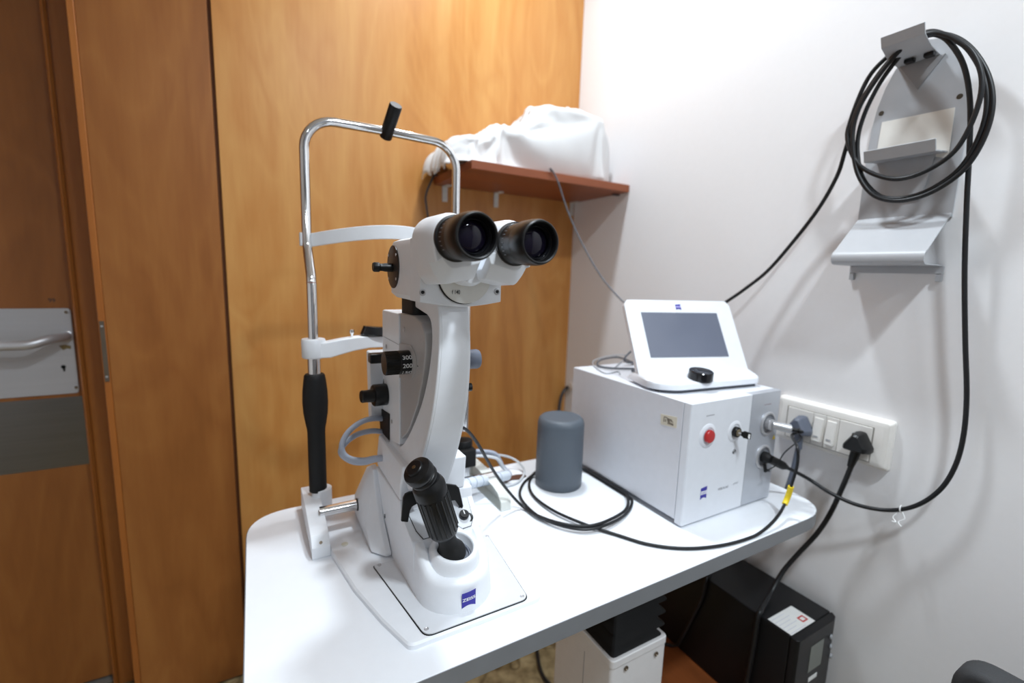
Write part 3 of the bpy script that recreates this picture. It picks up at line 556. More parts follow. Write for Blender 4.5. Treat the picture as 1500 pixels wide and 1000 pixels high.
    394, 624, 554, 426, 625, 586, 464, 625, 604, 494, 649, 579, 535, 633, 579, 556, 645, 615, 598, 653, 609, 646, 648, 609, 654, 672, 650, 683, 677, 689, 732, 668, 698, 759, 665, 735, 796, 688, 736, 834, 678, 754, 881, 679, 753, 928, 680, 736, 979, 682, 757, 1031, 683, 734, 1081, 679, 754, 1102, 683, 800, 1148, 692, 804, 1195, 695, 809, 1235, 691, 833, 1259, 698, 881, 1303, 700, 916, 1352, 702, 953, 1380, 690, 1002, 1380, 705, 1053, 1375, 727, 1094, 1405, 702, 1071, 1439, 715, 1094, 1483, 717, 1093, 1501, 718, 1053, 1542, 729, 1056, 1584, 737, 1068, 1592, 719, 1104, 1632, 730, 1113, 1672, 746, 1117, 1700, 741, 1085, 1721, 741, 1048, 1755, 744, 1075, 1789, 726, 1090, 1829, 715, 1107, 1875, 726, 1106, 1911, 713, 1125, 1926, 729, 1166, 1964, 719, 1157, 1972, 751, 1185, 2006, 769, 1207, 2087, 774, 1164, 2149, 773, 1089, 2235, 784, 1116, 2294, 786, 1048, 2303, 787, 954, 2291, 789, 854, 2308, 792, 750, 2355, 793, 655,
    400, 649, 548, 438, 633, 558, 454, 650, 596, 494, 650, 610, 532, 657, 584, 572, 658, 590, 597, 674, 625, 643, 676, 610, 678, 668, 631, 690, 695, 669, 723, 697, 700, 760, 696, 721, 778, 704, 759, 825, 706, 763, 873, 706, 755, 924, 705, 734, 976, 708, 755, 1029, 708, 739, 1080, 705, 748, 1107, 708, 788, 1138, 711, 823, 1185, 717, 827, 1236, 718, 832, 1278, 710, 864, 1299, 726, 917, 1326, 712, 967, 1372, 718, 995, 1399, 724, 1031, 1361, 723, 1058, 1400, 741, 1075, 1444, 744, 1070, 1479, 751, 1092, 1494, 747, 1052, 1534, 754, 1062, 1576, 760, 1075, 1597, 747, 1108, 1630, 747, 1085, 1665, 771, 1099, 1707, 770, 1089, 1729, 769, 1051, 1770, 757, 1051, 1790, 753, 1092, 1821, 740, 1118, 1860, 732, 1134, 1901, 738, 1143, 1940, 757, 1146, 1980, 748, 1134, 1982, 782, 1164, 2018, 793, 1186, 2094, 800, 1149, 2157, 799, 1084, 2239, 810, 1113, 2296, 813, 1043, 2303, 813, 947, 2291, 815, 846, 2312, 818, 745, 2360, 818, 656,
    390, 643, 575, 426, 657, 553, 464, 660, 569, 485, 677, 603, 526, 670, 611, 562, 680, 586, 602, 682, 596, 632, 700, 625, 675, 697, 625, 709, 707, 647, 725, 726, 683, 761, 727, 706, 774, 735, 748, 817, 733, 770, 867, 732, 752, 919, 731, 732, 974, 733, 751, 1027, 733, 750, 1076, 732, 744, 1111, 734, 775, 1137, 739, 813, 1175, 737, 844, 1226, 737, 852, 1283, 737, 858, 1323, 727, 897, 1337, 735, 949, 1349, 746, 995, 1388, 758, 1012, 1362, 763, 1046, 1404, 776, 1053, 1447, 778, 1058, 1475, 783, 1089, 1493, 777, 1050, 1523, 773, 1082, 1561, 768, 1101, 1601, 776, 1115, 1619, 776, 1076, 1660, 776, 1066, 1695, 797, 1081, 1736, 789, 1075, 1772, 785, 1051, 1808, 770, 1073, 1831, 767, 1109, 1870, 757, 1112, 1902, 774, 1134, 1942, 778, 1112, 1988, 782, 1111, 1992, 814, 1142, 2027, 819, 1166, 2099, 825, 1133, 2165, 825, 1079, 2244, 837, 1109, 2298, 839, 1036, 2302, 839, 939, 2291, 841, 839, 2315, 843, 741, 2363, 844, 658,
    380, 665, 576, 422, 662, 582, 456, 685, 565, 497, 679, 575, 522, 696, 607, 563, 693, 614, 594, 704, 584, 634, 713, 596, 671, 725, 617, 693, 737, 650, 732, 750, 661, 757, 758, 695, 773, 763, 738, 810, 760, 773, 861, 758, 748, 916, 757, 729, 971, 757, 739, 1022, 759, 748, 1069, 760, 744, 1109, 763, 766, 1141, 765, 799, 1172, 766, 836, 1215, 761, 866, 1269, 757, 878, 1324, 757, 884, 1355, 755, 924, 1374, 760, 965, 1358, 785, 996, 1367, 804, 1034, 1410, 809, 1033, 1427, 805, 1071, 1466, 813, 1084, 1495, 807, 1050, 1535, 793, 1058, 1552, 797, 1099, 1593, 797, 1091, 1634, 790, 1105, 1660, 807, 1075, 1694, 817, 1053, 1734, 820, 1071, 1774, 815, 1058, 1814, 801, 1068, 1841, 797, 1099, 1880, 786, 1088, 1907, 811, 1112, 1951, 822, 1115, 1990, 819, 1091, 2006, 844, 1122, 2038, 846, 1150, 2094, 836, 1106, 2171, 854, 1079, 2251, 865, 1102, 2300, 865, 1027, 2300, 864, 931, 2293, 867, 831, 2313, 869, 735, 2368, 869, 661,
    386, 673, 549, 408, 685, 586, 450, 690, 595, 485, 706, 572, 526, 703, 577, 550, 718, 611, 591, 723, 610, 627, 741, 593, 668, 752, 603, 683, 766, 641, 713, 778, 668, 752, 788, 686, 778, 790, 726, 804, 787, 773, 855, 784, 745, 912, 784, 732, 966, 783, 729, 1015, 784, 736, 1061, 789, 742, 1100, 793, 762, 1138, 796, 788, 1173, 795, 822, 1209, 792, 859, 1253, 786, 888, 1305, 790, 888, 1347, 792, 911, 1374, 798, 946, 1393, 808, 982, 1373, 837, 1007, 1387, 838, 1048, 1414, 837, 1080, 1455, 836, 1063, 1498, 831, 1071, 1536, 824, 1050, 1569, 814, 1074, 1595, 830, 1106, 1637, 825, 1117, 1678, 826, 1103, 1703, 845, 1074, 1737, 849, 1051, 1774, 847, 1072, 1813, 838, 1079, 1853, 835, 1089, 1887, 823, 1064, 1915, 848, 1088, 1956, 863, 1099, 1992, 857, 1073, 2020, 872, 1101, 2050, 872, 1131, 2099, 858, 1085, 2174, 874, 1100, 2256, 893, 1093, 2301, 893, 1017, 2289, 889, 921, 2306, 891, 825, 2316, 895, 730, 2360, 894, 652,
    383, 700, 544, 421, 699, 561, 439, 718, 596, 482, 723, 598, 514, 730, 570, 555, 731, 582, 577, 750, 614, 617, 762, 614, 654, 781, 598, 684, 794, 626, 702, 806, 663, 735, 813, 692, 775, 817, 720, 797, 814, 770, 848, 811, 744, 905, 809, 741, 958, 809, 737, 1006, 813, 732, 1049, 819, 743, 1088, 825, 761, 1128, 830, 782, 1167, 830, 809, 1206, 826, 842, 1242, 823, 879, 1284, 820, 907, 1330, 831, 903, 1349, 835, 943, 1380, 848, 968, 1410, 857, 1000, 1413, 867, 1040, 1410, 873, 1082, 1450, 869, 1064, 1493, 861, 1055, 1532, 851, 1072, 1571, 846, 1058, 1610, 845, 1072, 1635, 863, 1104, 1678, 867, 1097, 1719, 867, 1106, 1748, 879, 1078, 1780, 884, 1051, 1821, 874, 1057, 1860, 876, 1071, 1897, 867, 1051, 1941, 870, 1057, 1961, 902, 1082, 2003, 896, 1080, 2044, 883, 1074, 2065, 896, 1109, 2113, 885, 1070, 2182, 903, 1098, 2261, 920, 1084, 2301, 920, 1003, 2283, 915, 909, 2295, 913, 814, 2345, 904, 736, 2368, 920, 652,
    377, 719, 565, 419, 727, 551, 439, 747, 585, 477, 754, 602, 517, 757, 590, 551, 758, 563, 582, 772, 588, 605, 792, 617, 642, 809, 602, 683, 821, 611, 710, 830, 645, 727, 840, 687, 766, 844, 718, 790, 842, 766, 847, 837, 757, 895, 835, 729, 946, 838, 732, 992, 843, 736, 1033, 851, 749, 1072, 859, 765, 1113, 867, 777, 1153, 868, 801, 1196, 866, 827, 1236, 862, 860, 1271, 860, 896, 1307, 863, 925, 1350, 875, 926, 1356, 883, 969, 1390, 893, 995, 1387, 896, 1037, 1407, 910, 1072, 1451, 903, 1080, 1491, 897, 1061, 1533, 889, 1066, 1568, 877, 1084, 1605, 884, 1063, 1645, 896, 1076, 1680, 912, 1096, 1722, 914, 1102, 1763, 910, 1111, 1799, 909, 1089, 1827, 922, 1060, 1867, 918, 1050, 1907, 912, 1060, 1949, 914, 1047, 1992, 916, 1054, 2013, 938, 1085, 2044, 921, 1062, 2081, 919, 1086, 2134, 910, 1055, 2193, 935, 1093, 2269, 949, 1070, 2299, 946, 986, 2279, 941, 893, 2308, 938, 802, 2366, 923, 732, 2399, 924, 653,
    384, 743, 586, 407, 756, 548, 448, 769, 562, 473, 787, 593, 514, 791, 591, 543, 791, 560, 585, 796, 565, 598, 820, 599, 629, 829, 625, 669, 845, 621, 712, 856, 633, 738, 861, 670, 753, 869, 716, 783, 871, 760, 832, 857, 737, 886, 865, 739, 931, 854, 757, 974, 869, 753, 1014, 882, 760, 1053, 895, 771, 1091, 902, 789, 1135, 910, 795, 1179, 909, 817, 1222, 905, 844, 1263, 901, 875, 1298, 903, 908, 1329, 909, 941, 1370, 918, 952, 1367, 926, 996, 1380, 936, 1034, 1421, 938, 1047, 1444, 945, 1084, 1485, 930, 1089, 1527, 920, 1095, 1565, 921, 1078, 1603, 930, 1062, 1646, 942, 1064, 1689, 953, 1068, 1730, 960, 1078, 1769, 960, 1091, 1806, 957, 1111, 1847, 948, 1100, 1877, 960, 1074, 1917, 957, 1065, 1959, 955, 1061, 2000, 958, 1048, 2040, 953, 1056, 2070, 945, 1087, 2090, 936, 1048, 2147, 948, 1058, 2209, 969, 1085, 2278, 978, 1050, 2293, 972, 965, 2278, 966, 873, 2336, 957, 798, 2358, 945, 710, 2411, 951, 645,
    367, 770, 577, 401, 789, 555, 445, 801, 551, 469, 820, 581, 509, 827, 592, 536, 826, 559, 579, 826, 551, 615, 833, 574, 628, 854, 609, 655, 862, 641, 697, 867, 656, 739, 887, 658, 760, 894, 700, 770, 900, 749, 820, 891, 732, 865, 887, 760, 911, 882, 776, 955, 886, 783, 994, 901, 791, 1030, 921, 797, 1068, 940, 802, 1110, 952, 800, 1150, 950, 826, 1186, 935, 861, 1235, 940, 878, 1279, 943, 901, 1318, 947, 926, 1352, 955, 952, 1387, 960, 980, 1402, 971, 1018, 1407, 981, 1061, 1449, 979, 1049, 1490, 971, 1061, 1530, 967, 1074, 1569, 971, 1089, 1604, 981, 1066, 1647, 994, 1068, 1689, 1007, 1072, 1731, 1015, 1073, 1773, 1016, 1078, 1813, 1009, 1089, 1851, 1002, 1108, 1892, 992, 1110, 1931, 986, 1097, 1972, 986, 1086, 2013, 988, 1075, 2050, 994, 1056, 2077, 989, 1088, 2108, 979, 1057, 2167, 991, 1063, 2236, 1008, 1077, 2288, 1009, 1023, 2274, 990, 941, 2292, 992, 852, 2347, 981, 778, 2359, 971, 690, 2420, 980, 635,
    362, 803, 573, 405, 809, 582, 431, 831, 551, 473, 842, 555, 497, 858, 586, 530, 859, 560, 573, 859, 551, 617, 859, 556, 646, 864, 586, 660, 884, 624, 682, 892, 663, 722, 903, 679, 762, 923, 686, 766, 932, 731, 811, 927, 751, 858, 922, 733, 900, 922, 759, 944, 914, 750, 975, 935, 770, 1009, 957, 782, 1044, 978, 792, 1081, 991, 808, 1111, 978, 842, 1151, 972, 872, 1197, 964, 900, 1242, 959, 924, 1283, 959, 949, 1319, 967, 975, 1352, 978, 1000, 1373, 1008, 1022, 1396, 1034, 1052, 1437, 1037, 1063, 1481, 1030, 1069, 1522, 1026, 1076, 1563, 1029, 1084, 1605, 1035, 1082, 1647, 1048, 1079, 1690, 1063, 1077, 1732, 1073, 1075, 1774, 1075, 1076, 1815, 1068, 1083, 1856, 1057, 1092, 1897, 1043, 1098, 1938, 1034, 1101, 1980, 1029, 1096, 2022, 1027, 1090, 2064, 1027, 1082, 2101, 1025, 1068, 2137, 1012, 1088, 2197, 1046, 1087, 2254, 1055, 1051, 2259, 1017, 986, 2294, 1021, 917, 2328, 1007, 840, 2319, 981, 754, 2373, 1002, 686, 2413, 1002, 615,
    375, 819, 540, 386, 837, 578, 428, 847, 579, 458, 870, 554, 486, 888, 580, 527, 886, 582, 564, 890, 559, 609, 890, 564, 653, 889, 571, 683, 893, 604, 687, 915, 644, 702, 929, 682, 738, 945, 700, 774, 966, 711, 791, 970, 752, 836, 968, 732, 884, 961, 729, 930, 957, 730, 973, 960, 731, 1014, 966, 738, 1055, 974, 748, 1094, 978, 764, 1127, 986, 794, 1152, 1007, 832, 1185, 1010, 875, 1225, 1006, 909, 1268, 1003, 935, 1311, 1006, 950, 1347, 1016, 971, 1380, 1041, 984, 1397, 1073, 1008, 1438, 1083, 1018, 1480, 1086, 1028, 1522, 1085, 1039, 1564, 1085, 1046, 1606, 1088, 1048, 1648, 1094, 1043, 1692, 1100, 1034, 1735, 1103, 1026, 1778, 1104, 1025, 1819, 1103, 1033, 1861, 1098, 1047, 1902, 1089, 1064, 1943, 1080, 1076, 1984, 1076, 1083, 2027, 1075, 1083, 2070, 1076, 1079, 2111, 1079, 1075, 2155, 1073, 1077, 2208, 1085, 1040, 2255, 1078, 994, 2247, 1029, 933, 2282, 1030, 873, 2322, 1029, 807, 2312, 1002, 728, 2354, 992, 658, 2394, 1019, 595,
    366, 856, 530, 385, 870, 565, 420, 877, 588, 441, 896, 555, 485, 900, 550, 513, 917, 577, 553, 908, 589, 597, 909, 593, 639, 918, 584, 685, 921, 589, 711, 928, 624, 727, 941, 662, 723, 977, 684, 743, 997, 715, 773, 1019, 741, 818, 1020, 752, 865, 1008, 755, 912, 1002, 756, 957, 1002, 754, 999, 1009, 748, 1041, 1016, 751, 1082, 1022, 756, 1126, 1023, 761, 1169, 1017, 781, 1201, 1022, 820, 1225, 1042, 863, 1259, 1048, 901, 1294, 1055, 930, 1331, 1064, 950, 1371, 1085, 948, 1409, 1065, 946, 1451, 1070, 946, 1492, 1073, 952, 1533, 1075, 962, 1571, 1091, 972, 1612, 1093, 980, 1654, 1095, 980, 1697, 1098, 976, 1740, 1099, 970, 1782, 1101, 967, 1824, 1102, 971, 1865, 1103, 984, 1907, 1103, 1002, 1948, 1100, 1019, 1990, 1096, 1029, 2031, 1094, 1031, 2074, 1091, 1025, 2115, 1086, 1016, 2154, 1071, 1010, 2201, 1075, 968, 2246, 1074, 920, 2248, 1035, 871, 2274, 1004, 825, 2293, 1045, 774, 2344, 1022, 724, 2342, 1016, 646, 2372, 1015, 578,
    358, 897, 525, 393, 901, 549, 405, 904, 590, 446, 911, 581, 477, 928, 555, 519, 928, 548, 544, 941, 581, 580, 942, 603, 622, 939, 614, 666, 949, 610, 709, 962, 608, 710, 971, 649, 746, 994, 653, 768, 1016, 682, 763, 1057, 706, 803, 1067, 720, 849, 1063, 733, 894, 1059, 751, 939, 1053, 766, 984, 1050, 769, 1027, 1055, 770, 1068, 1063, 771, 1110, 1069, 772, 1155, 1070, 774, 1201, 1062, 772, 1243, 1055, 800, 1278, 1049, 835, 1313, 1049, 866, 1350, 1056, 887, 1390, 1074, 886, 1414, 1110, 896, 1457, 1116, 889, 1499, 1114, 884, 1541, 1107, 886, 1579, 1088, 891, 1620, 1091, 904, 1661, 1094, 912, 1702, 1099, 914, 1744, 1104, 912, 1786, 1103, 908, 1828, 1101, 909, 1870, 1099, 916, 1911, 1099, 931, 1952, 1099, 947, 1994, 1098, 960, 2035, 1094, 965, 2077, 1088, 961, 2117, 1072, 951, 2156, 1092, 942, 2203, 1104, 901, 2230, 1078, 850, 2273, 1058, 813, 2249, 1023, 775, 2290, 1017, 737, 2333, 1047, 702, 2369, 1032, 649, 2374, 1043, 581,
    353, 939, 513, 376, 936, 551, 401, 937, 585, 443, 940, 592, 484, 941, 583, 509, 957, 552, 550, 965, 554, 575, 979, 586, 611, 984, 608, 641, 972, 576, 666, 980, 614, 687, 1009, 636, 718, 1030, 652, 757, 1036, 639, 765, 1075, 655, 804, 1082, 662, 847, 1087, 675, 890, 1087, 695, 933, 1068, 708, 970, 1088, 731, 1012, 1095, 742, 1054, 1104, 745, 1095, 1112, 744, 1137, 1120, 745, 1178, 1125, 758, 1218, 1125, 781, 1257, 1123, 808, 1298, 1121, 830, 1340, 1122, 843, 1381, 1127, 831, 1423, 1116, 820, 1461, 1094, 812, 1503, 1097, 803, 1542, 1112, 800, 1584, 1115, 808, 1625, 1113, 823, 1666, 1112, 837, 1707, 1109, 845, 1749, 1105, 847, 1791, 1098, 844, 1832, 1090, 842, 1873, 1083, 845, 1915, 1080, 853, 1956, 1078, 866, 1997, 1076, 879, 2038, 1074, 886, 2080, 1072, 884, 2119, 1090, 877, 2162, 1092, 865, 2205, 1116, 827, 2247, 1102, 784, 2266, 1069, 745, 2248, 1033, 714, 2287, 1024, 687, 2323, 1057, 666, 2375, 1060, 644, 2400, 1049, 590,
    345, 984, 509, 376, 978, 541, 400, 976, 577, 441, 970, 573, 479, 973, 592, 520, 976, 581, 543, 1004, 557, 584, 1017, 557, 590, 1031, 597, 619, 1022, 564, 656, 1030, 588, 698, 1027, 586, 702, 1059, 612, 739, 1077, 614, 779, 1067, 603, 808, 1096, 606, 848, 1083, 612, 888, 1098, 629, 931, 1104, 652, 970, 1080, 666, 1012, 1074, 684, 1054, 1072, 693, 1095, 1072, 696, 1137, 1073, 695, 1179, 1075, 698, 1221, 1079, 706, 1262, 1087, 720, 1302, 1105, 733, 1341, 1092, 750, 1381, 1081, 750, 1423, 1076, 741, 1465, 1076, 727, 1504, 1091, 714, 1545, 1085, 713, 1587, 1083, 720, 1628, 1082, 735, 1669, 1081, 753, 1710, 1080, 767, 1751, 1077, 774, 1793, 1074, 772, 1836, 1072, 766, 1878, 1074, 761, 1920, 1076, 761, 1961, 1077, 768, 2003, 1078, 778, 2044, 1080, 788, 2085, 1086, 791, 2127, 1094, 788, 2161, 1121, 782, 2204, 1117, 745, 2248, 1112, 708, 2238, 1071, 679, 2284, 1063, 669, 2286, 1034, 633, 2329, 1039, 625, 2361, 1076, 619, 2406, 1076, 590,
    369, 1025, 492, 366, 1028, 538, 399, 1024, 567, 440, 1017, 577, 476, 1004, 560, 500, 1015, 594, 540, 1030, 599, 534, 1035, 555, 570, 1055, 546, 599, 1085, 556, 642, 1084, 551, 678, 1065, 535, 691, 1096, 560, 733, 1091, 555, 771, 1078, 543, 807, 1101, 541, 848, 1093, 543, 890, 1090, 555, 930, 1105, 573, 971, 1115, 594, 1013, 1108, 610, 1055, 1101, 618, 1096, 1094, 616, 1136, 1084, 608, 1178, 1080, 601, 1220, 1076, 600, 1261, 1073, 606, 1303, 1072, 618, 1345, 1072, 631, 1386, 1079, 635, 1426, 1090, 632, 1467, 1079, 622, 1509, 1075, 611, 1551, 1076, 607, 1592, 1077, 612, 1634, 1077, 626, 1675, 1076, 644, 1716, 1076, 661, 1757, 1077, 671, 1799, 1081, 672, 1840, 1093, 667, 1882, 1102, 659, 1924, 1109, 654, 1965, 1114, 655, 2007, 1118, 662, 2048, 1121, 672, 2089, 1123, 679, 2131, 1124, 679, 2164, 1097, 678, 2207, 1081, 655, 2222, 1118, 624, 2261, 1102, 607, 2261, 1058, 600, 2295, 1084, 595, 2333, 1088, 607, 2356, 1065, 579, 2387, 1098, 576,
    363, 1104, 456, 371, 1109, 499, 404, 1106, 529, 445, 1092, 527, 468, 1093, 562, 504, 1086, 541, 510, 1113, 574, 534, 1127, 540, 529, 1128, 497, 560, 1125, 468, 598, 1117, 454, 639, 1128, 449, 681, 1120, 449, 722, 1113, 443, 760, 1102, 430, 802, 1102, 420, 843, 1101, 415, 885, 1099, 417, 928, 1096, 427, 969, 1105, 440, 1011, 1113, 451, 1053, 1116, 454, 1095, 1118, 448, 1137, 1120, 434, 1179, 1122, 419, 1221, 1124, 408, 1263, 1124, 404, 1305, 1122, 408, 1347, 1120, 416, 1389, 1118, 423, 1431, 1117, 425, 1474, 1118, 422, 1516, 1120, 415, 1558, 1121, 411, 1600, 1122, 413, 1642, 1121, 424, 1684, 1118, 440, 1725, 1116, 456, 1767, 1115, 467, 1809, 1116, 469, 1851, 1117, 462, 1894, 1117, 451, 1937, 1115, 441, 1979, 1112, 437, 2021, 1107, 442, 2061, 1101, 452, 2102, 1093, 464, 2140, 1079, 472, 2182, 1072, 474, 2224, 1071, 470, 2263, 1054, 477, 2278, 1090, 462, 2305, 1061, 477, 2334, 1037, 500, 2323, 1079, 515, 2355, 1109, 520, 2396, 1102, 522,
]
# ================================================================== THE ROOM
XW, YW, ZC = 1.03, 1.39, 2.55          # white wall, wooden wall, ceiling
XL, YB = -1.55, -1.75                  # far left wall, wall behind the camera

bm = BM()
box(bm, XL - .1, XW + .1, YB - .1, 1.75, -.06, 0)
structure(obj('floor', bm, FLOORM))
bm = BM()
box(bm, XL - .1, XW + .1, YB - .1, 1.75, ZC, ZC + .06)
structure(obj('ceiling', bm, CEILP))
bm = BM()
box(bm, XW, XW + .1, YB - .1, 1.75, 0, ZC)
structure(obj('wall_right', bm, WALLP))
bm = BM()
box(bm, XL - .1, XL, YB - .1, 1.75, 0, ZC)
structure(obj('wall_left', bm, WALLP))
bm = BM()
box(bm, XL, XW, YB - .1, YB, 0, ZC)
structure(obj('wall_front', bm, mat('grey_far_wall', srgb(128, 128, 132), .7)))

# panelled wooden wall: two leaves with an open joint, lintel over the door recess
bm = BM()
box(bm, -.0565, XW, YW, YW + .03, 0, ZC)
box(bm, -1.31, -.3025, YW, YW + .03, 2.12, ZC)
box(bm, XL, -1.31, YW, YW + .03, 0, ZC)
structure(obj('wall_back', bm, WOODP, bevel=.0012, seg=1))
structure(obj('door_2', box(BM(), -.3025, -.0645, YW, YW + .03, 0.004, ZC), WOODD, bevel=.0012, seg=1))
bm = BM()
box(bm, -.08, -.04, YW + .012, YW + .029, 0, ZC)
box(bm, -.31, XW, YW + .031, YW + .06, 0, ZC)
structure(obj('trim_5', bm, mat('dark_joint', srgb(104, 62, 32), .7)))

# door recess: outer lipping with the strike plate, frame, stop bead, leaf
trim = structure(obj('trim_1', box(BM(), -.3155, -.3025, YW - .002, YW + .05, 0, 2.12), WOODF, bevel=.0015))
zc = at(150, 515, y=YW - .002).z
sp = obj('strike_plate', box(BM(), -.3135, -.3045, YW - .0035, YW - .001, zc - .072, zc + .072), BRONZE, trim, bevel=.001)
bm = BM()
for dz in (-.06, .06):
    cyl(bm, (-.309, YW - .0045, zc + dz), (-.309, YW - .003, zc + dz), .0024, n=14)
obj('strike_screw', bm, STEELB, sp)
bm = BM()
prism(bm, [(-.3865, 1.505), (-.381, 1.498), (-.376, 1.505), (-.376, 1.515), (-.33, 1.515), (-.33, 1.60), (-.3865, 1.60)], 'z', 0, 2.14)
structure(obj('trim_2', bm, WOODF, bevel=.001))
bm = BM()
box(bm, -1.31, -1.26, 1.50, 1.60, 0, 2.14)
box(bm, -1.31, -.33, 1.50, 1.60, 2.10, 2.16)
structure(obj('trim_3', bm, WOODF, bevel=.001))
structure(obj('trim_4', box(BM(), -1.31, -.33, 1.535, 1.75, 0, .004), GREYT))
structure(obj('wall_corridor', box(BM(), XL, -.2, 1.75, 1.8, 0, ZC), WALLP))

DY = 1.55
door = thing('door_1', 'brown wooden door leaf with steel handle plate and kick plate', 'door', (-.83, DY, .012))
door['kind'] = 'structure'
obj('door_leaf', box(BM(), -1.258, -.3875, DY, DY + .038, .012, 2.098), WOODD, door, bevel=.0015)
# handle plate: 25 cm wide plate with rounded corners, bent pull bar, keyhole, screws
a, b = at(103, 451, y=DY), at(118, 574, y=DY)
px1 = (a.x + b.x) / 2
pz1, pz0 = at(60, 451.5, y=DY).z, at(60, 579, y=DY).z
px0 = px1 - .30
bm = BM()
prism(bm, rpoly([(px0, pz0), (px1, pz0), (px1, pz1), (px0, pz1)], .010), 'y', DY - .004, DY)
plate = obj('handle_plate', bm, mat('plate_grey_metal', (.50, .50, .52, 1), .42, metal=.15, bump=.08, scale=120, stretch=(.05, 1, 1), var=.06), door, bevel=.0012)
h1 = at(97, 492, y=DY - .004)
h2 = Vector((px0 + .045, DY - .004, h1.z))
bm = BM()
yb = DY - .066
path = spline([h1, h1 + Vector((0, -.018, 0)), h1 + Vector((-.02, -.045, -.002)), Vector((h1.x - .052, yb, h1.z - .011)), Vector((h1.x - .09, yb, h1.z - .012)),
               Vector((h2.x + .08, yb, h1.z - .012)), Vector((h2.x + .05, yb, h1.z - .011)), h2 + Vector((.02, -.045, -.002)), h2 + Vector((0, -.018, 0)), h2], 8)
tube(bm, path, .0112, 20)
pull = obj('pull_handle', bm, STEELB, plate)
bm = BM()
lathe(bm, [(.0145, 0), (.0145, .003), (.0115, .005)], h1, (0, -1, 0), 24)
obj('handle_rose', bm, STEELB, plate)
kh = at(93, 537, y=DY - .004)
bm = BM()
flat(bm, kh + Vector((0, -.0003, 0)), (1, 0, 0), (0, 0, 1), circ(.0048, 20), .0003)
flat(bm, kh + Vector((.0008, -.0003, 0)), (1, 0, 0), (0, 0, 1), [(-.0018, -.012), (.0018, -.012), (.0026, 0), (-.0026, 0)], .0003)
obj('keyhole', bm, BLACK, plate)
for s in ((97, 457), (112, 567)):
    p = at(*s, y=DY - .004)
    bm = BM()
    lathe(bm, [(.0060, 0), (.0058, .0010), (.0046, .0014)], p, (0, -1, 0), 20)
    scr = obj('screw', bm, STEELB, plate)
    bm = BM()
    lathe(bm, [(.0042, .0012), (.0040, .0017)], p, (0, -1, 0), 16)
    obj('screw_slot', bm, BRONZE, scr)
p = at(95, 508, y=DY - .0042)
bm = BM()
flat(bm, p, (1, 0, 0), (0, 0, 1), [(-.011, .004), (.002, .006), (.012, .002), (.011, -.006), (.004, -.004), (-.004, -.008)], .0002)
obj('glue_stain', bm, mat('stain', srgb(120, 104, 66), .5, var=.3, scale=300), plate)
kp1 = at(138, 630, y=DY).x
kz1, kz0 = at(60, 583, y=DY).z, at(60, 688, y=DY).z
obj('kick_plate', box(BM(), kp1 - .42, kp1, DY - .0015, DY, kz0, kz1 - .002), STEEL, door, bevel=.0005, seg=1)
p = at(76, 440, y=DY)
text('pencil_number', '99', .014, p + Vector((0, -.0003, 0)), (1, 0, 0), (0, 0, 1), INKD, door)

# ------------------------------------------------------------------ corner shelf with covered bundle
sh = thing('wall_shelf', 'reddish brown wooden shelf fixed in the corner above the console', 'shelf', (.763, 1.25, 1.439))
obj('shelf_board', box(BM(), .496, XW - .001, 1.11, YW - .001, 1.439, 1.461), WOODS, sh, bevel=.0012)
for q in ((652, 284), (727, 295), (838, 300)):
    p = at(*q, y=YW - .004)
    bm = BM()
    box(bm, p.x - .0085, p.x + .0085, YW - .0035, YW - .0005, 1.393, 1.4385)
    box(bm, p.x - .0085, p.x + .0085, YW - .040, YW - .0035, 1.4355, 1.4385)
    br = obj('shelf_bracket', bm, mat('white_steel_angle', srgb(215, 212, 206), .4), sh, bevel=.0008)
    bm = BM()
    for z in (1.405, 1.424):
        cyl(bm, (p.x, YW - .005, z), (p.x, YW - .003, z), .0024, n=12)
    obj('bracket_screw', bm, STEELB, br)
p = at(902, 284, z=1.439)
obj('rubber_stop', box(BM(), p.x - .012, p.x + .012, p.y - .006, p.y + .006, 1.434, 1.4388), DGREY, sh, bevel=.0015)

NXC, NYC = 56, 40
pts = [CLOTH_ROWS[i:i + 3] for i in range(0, len(CLOTH_ROWS), 3)]
grid = []
for j in range(NYC + 1):
    row = []
    for i in range(NXC + 1):
        q = pts[j * (NXC + 1) + i]
        p = Vector((q[0] / 4000 + .4, q[1] / 4000 + 1.1, q[2] / 4000 + 1.4 - .0055))
        hem = max((3 - j) / 3 if j < 3 else 0, (i - NXC + 2) / 2 if i > NXC - 2 else 0)     # hems settle on the board
        p.z += (1.4635 - p.z) * min(1, hem) * .9
        row.append(p)
    first = row[0]
    lead = []
    for k in range(6, 0, -1):                       # the left end falls over the shelf end
        t = k / 6
        drop = 1.450 + .007 * math.sin(j * .9) + .004 * math.sin(j * 2.3)
        lead.append(Vector((min(first.x, .492) - .040 * math.sin(t * PI / 2) - .004 * math.sin(j * .7), first.y + (1.26 - first.y) * .12 * t, first.z + (drop - first.z) * t ** 1.6)))
    grid.append(lead + row)
bm = BM()
gv = [[bm.verts.new(p) for p in r] for r in grid]
for ra, rb in zip(gv, gv[1:]):
    for i in range(len(ra) - 1):
        bm.faces.new((ra[i], ra[i + 1], rb[i + 1], rb[i]))
cl = obj('cloth_cover', bm, CLOTH, sub=1, angle=180)
so = cl.modifiers.new('thick', 'SOLIDIFY')
so.thickness = .0016
so.offset = 1
tag(cl, 'rumpled white cloth draped over the equipment on the corner shelf', 'cloth')

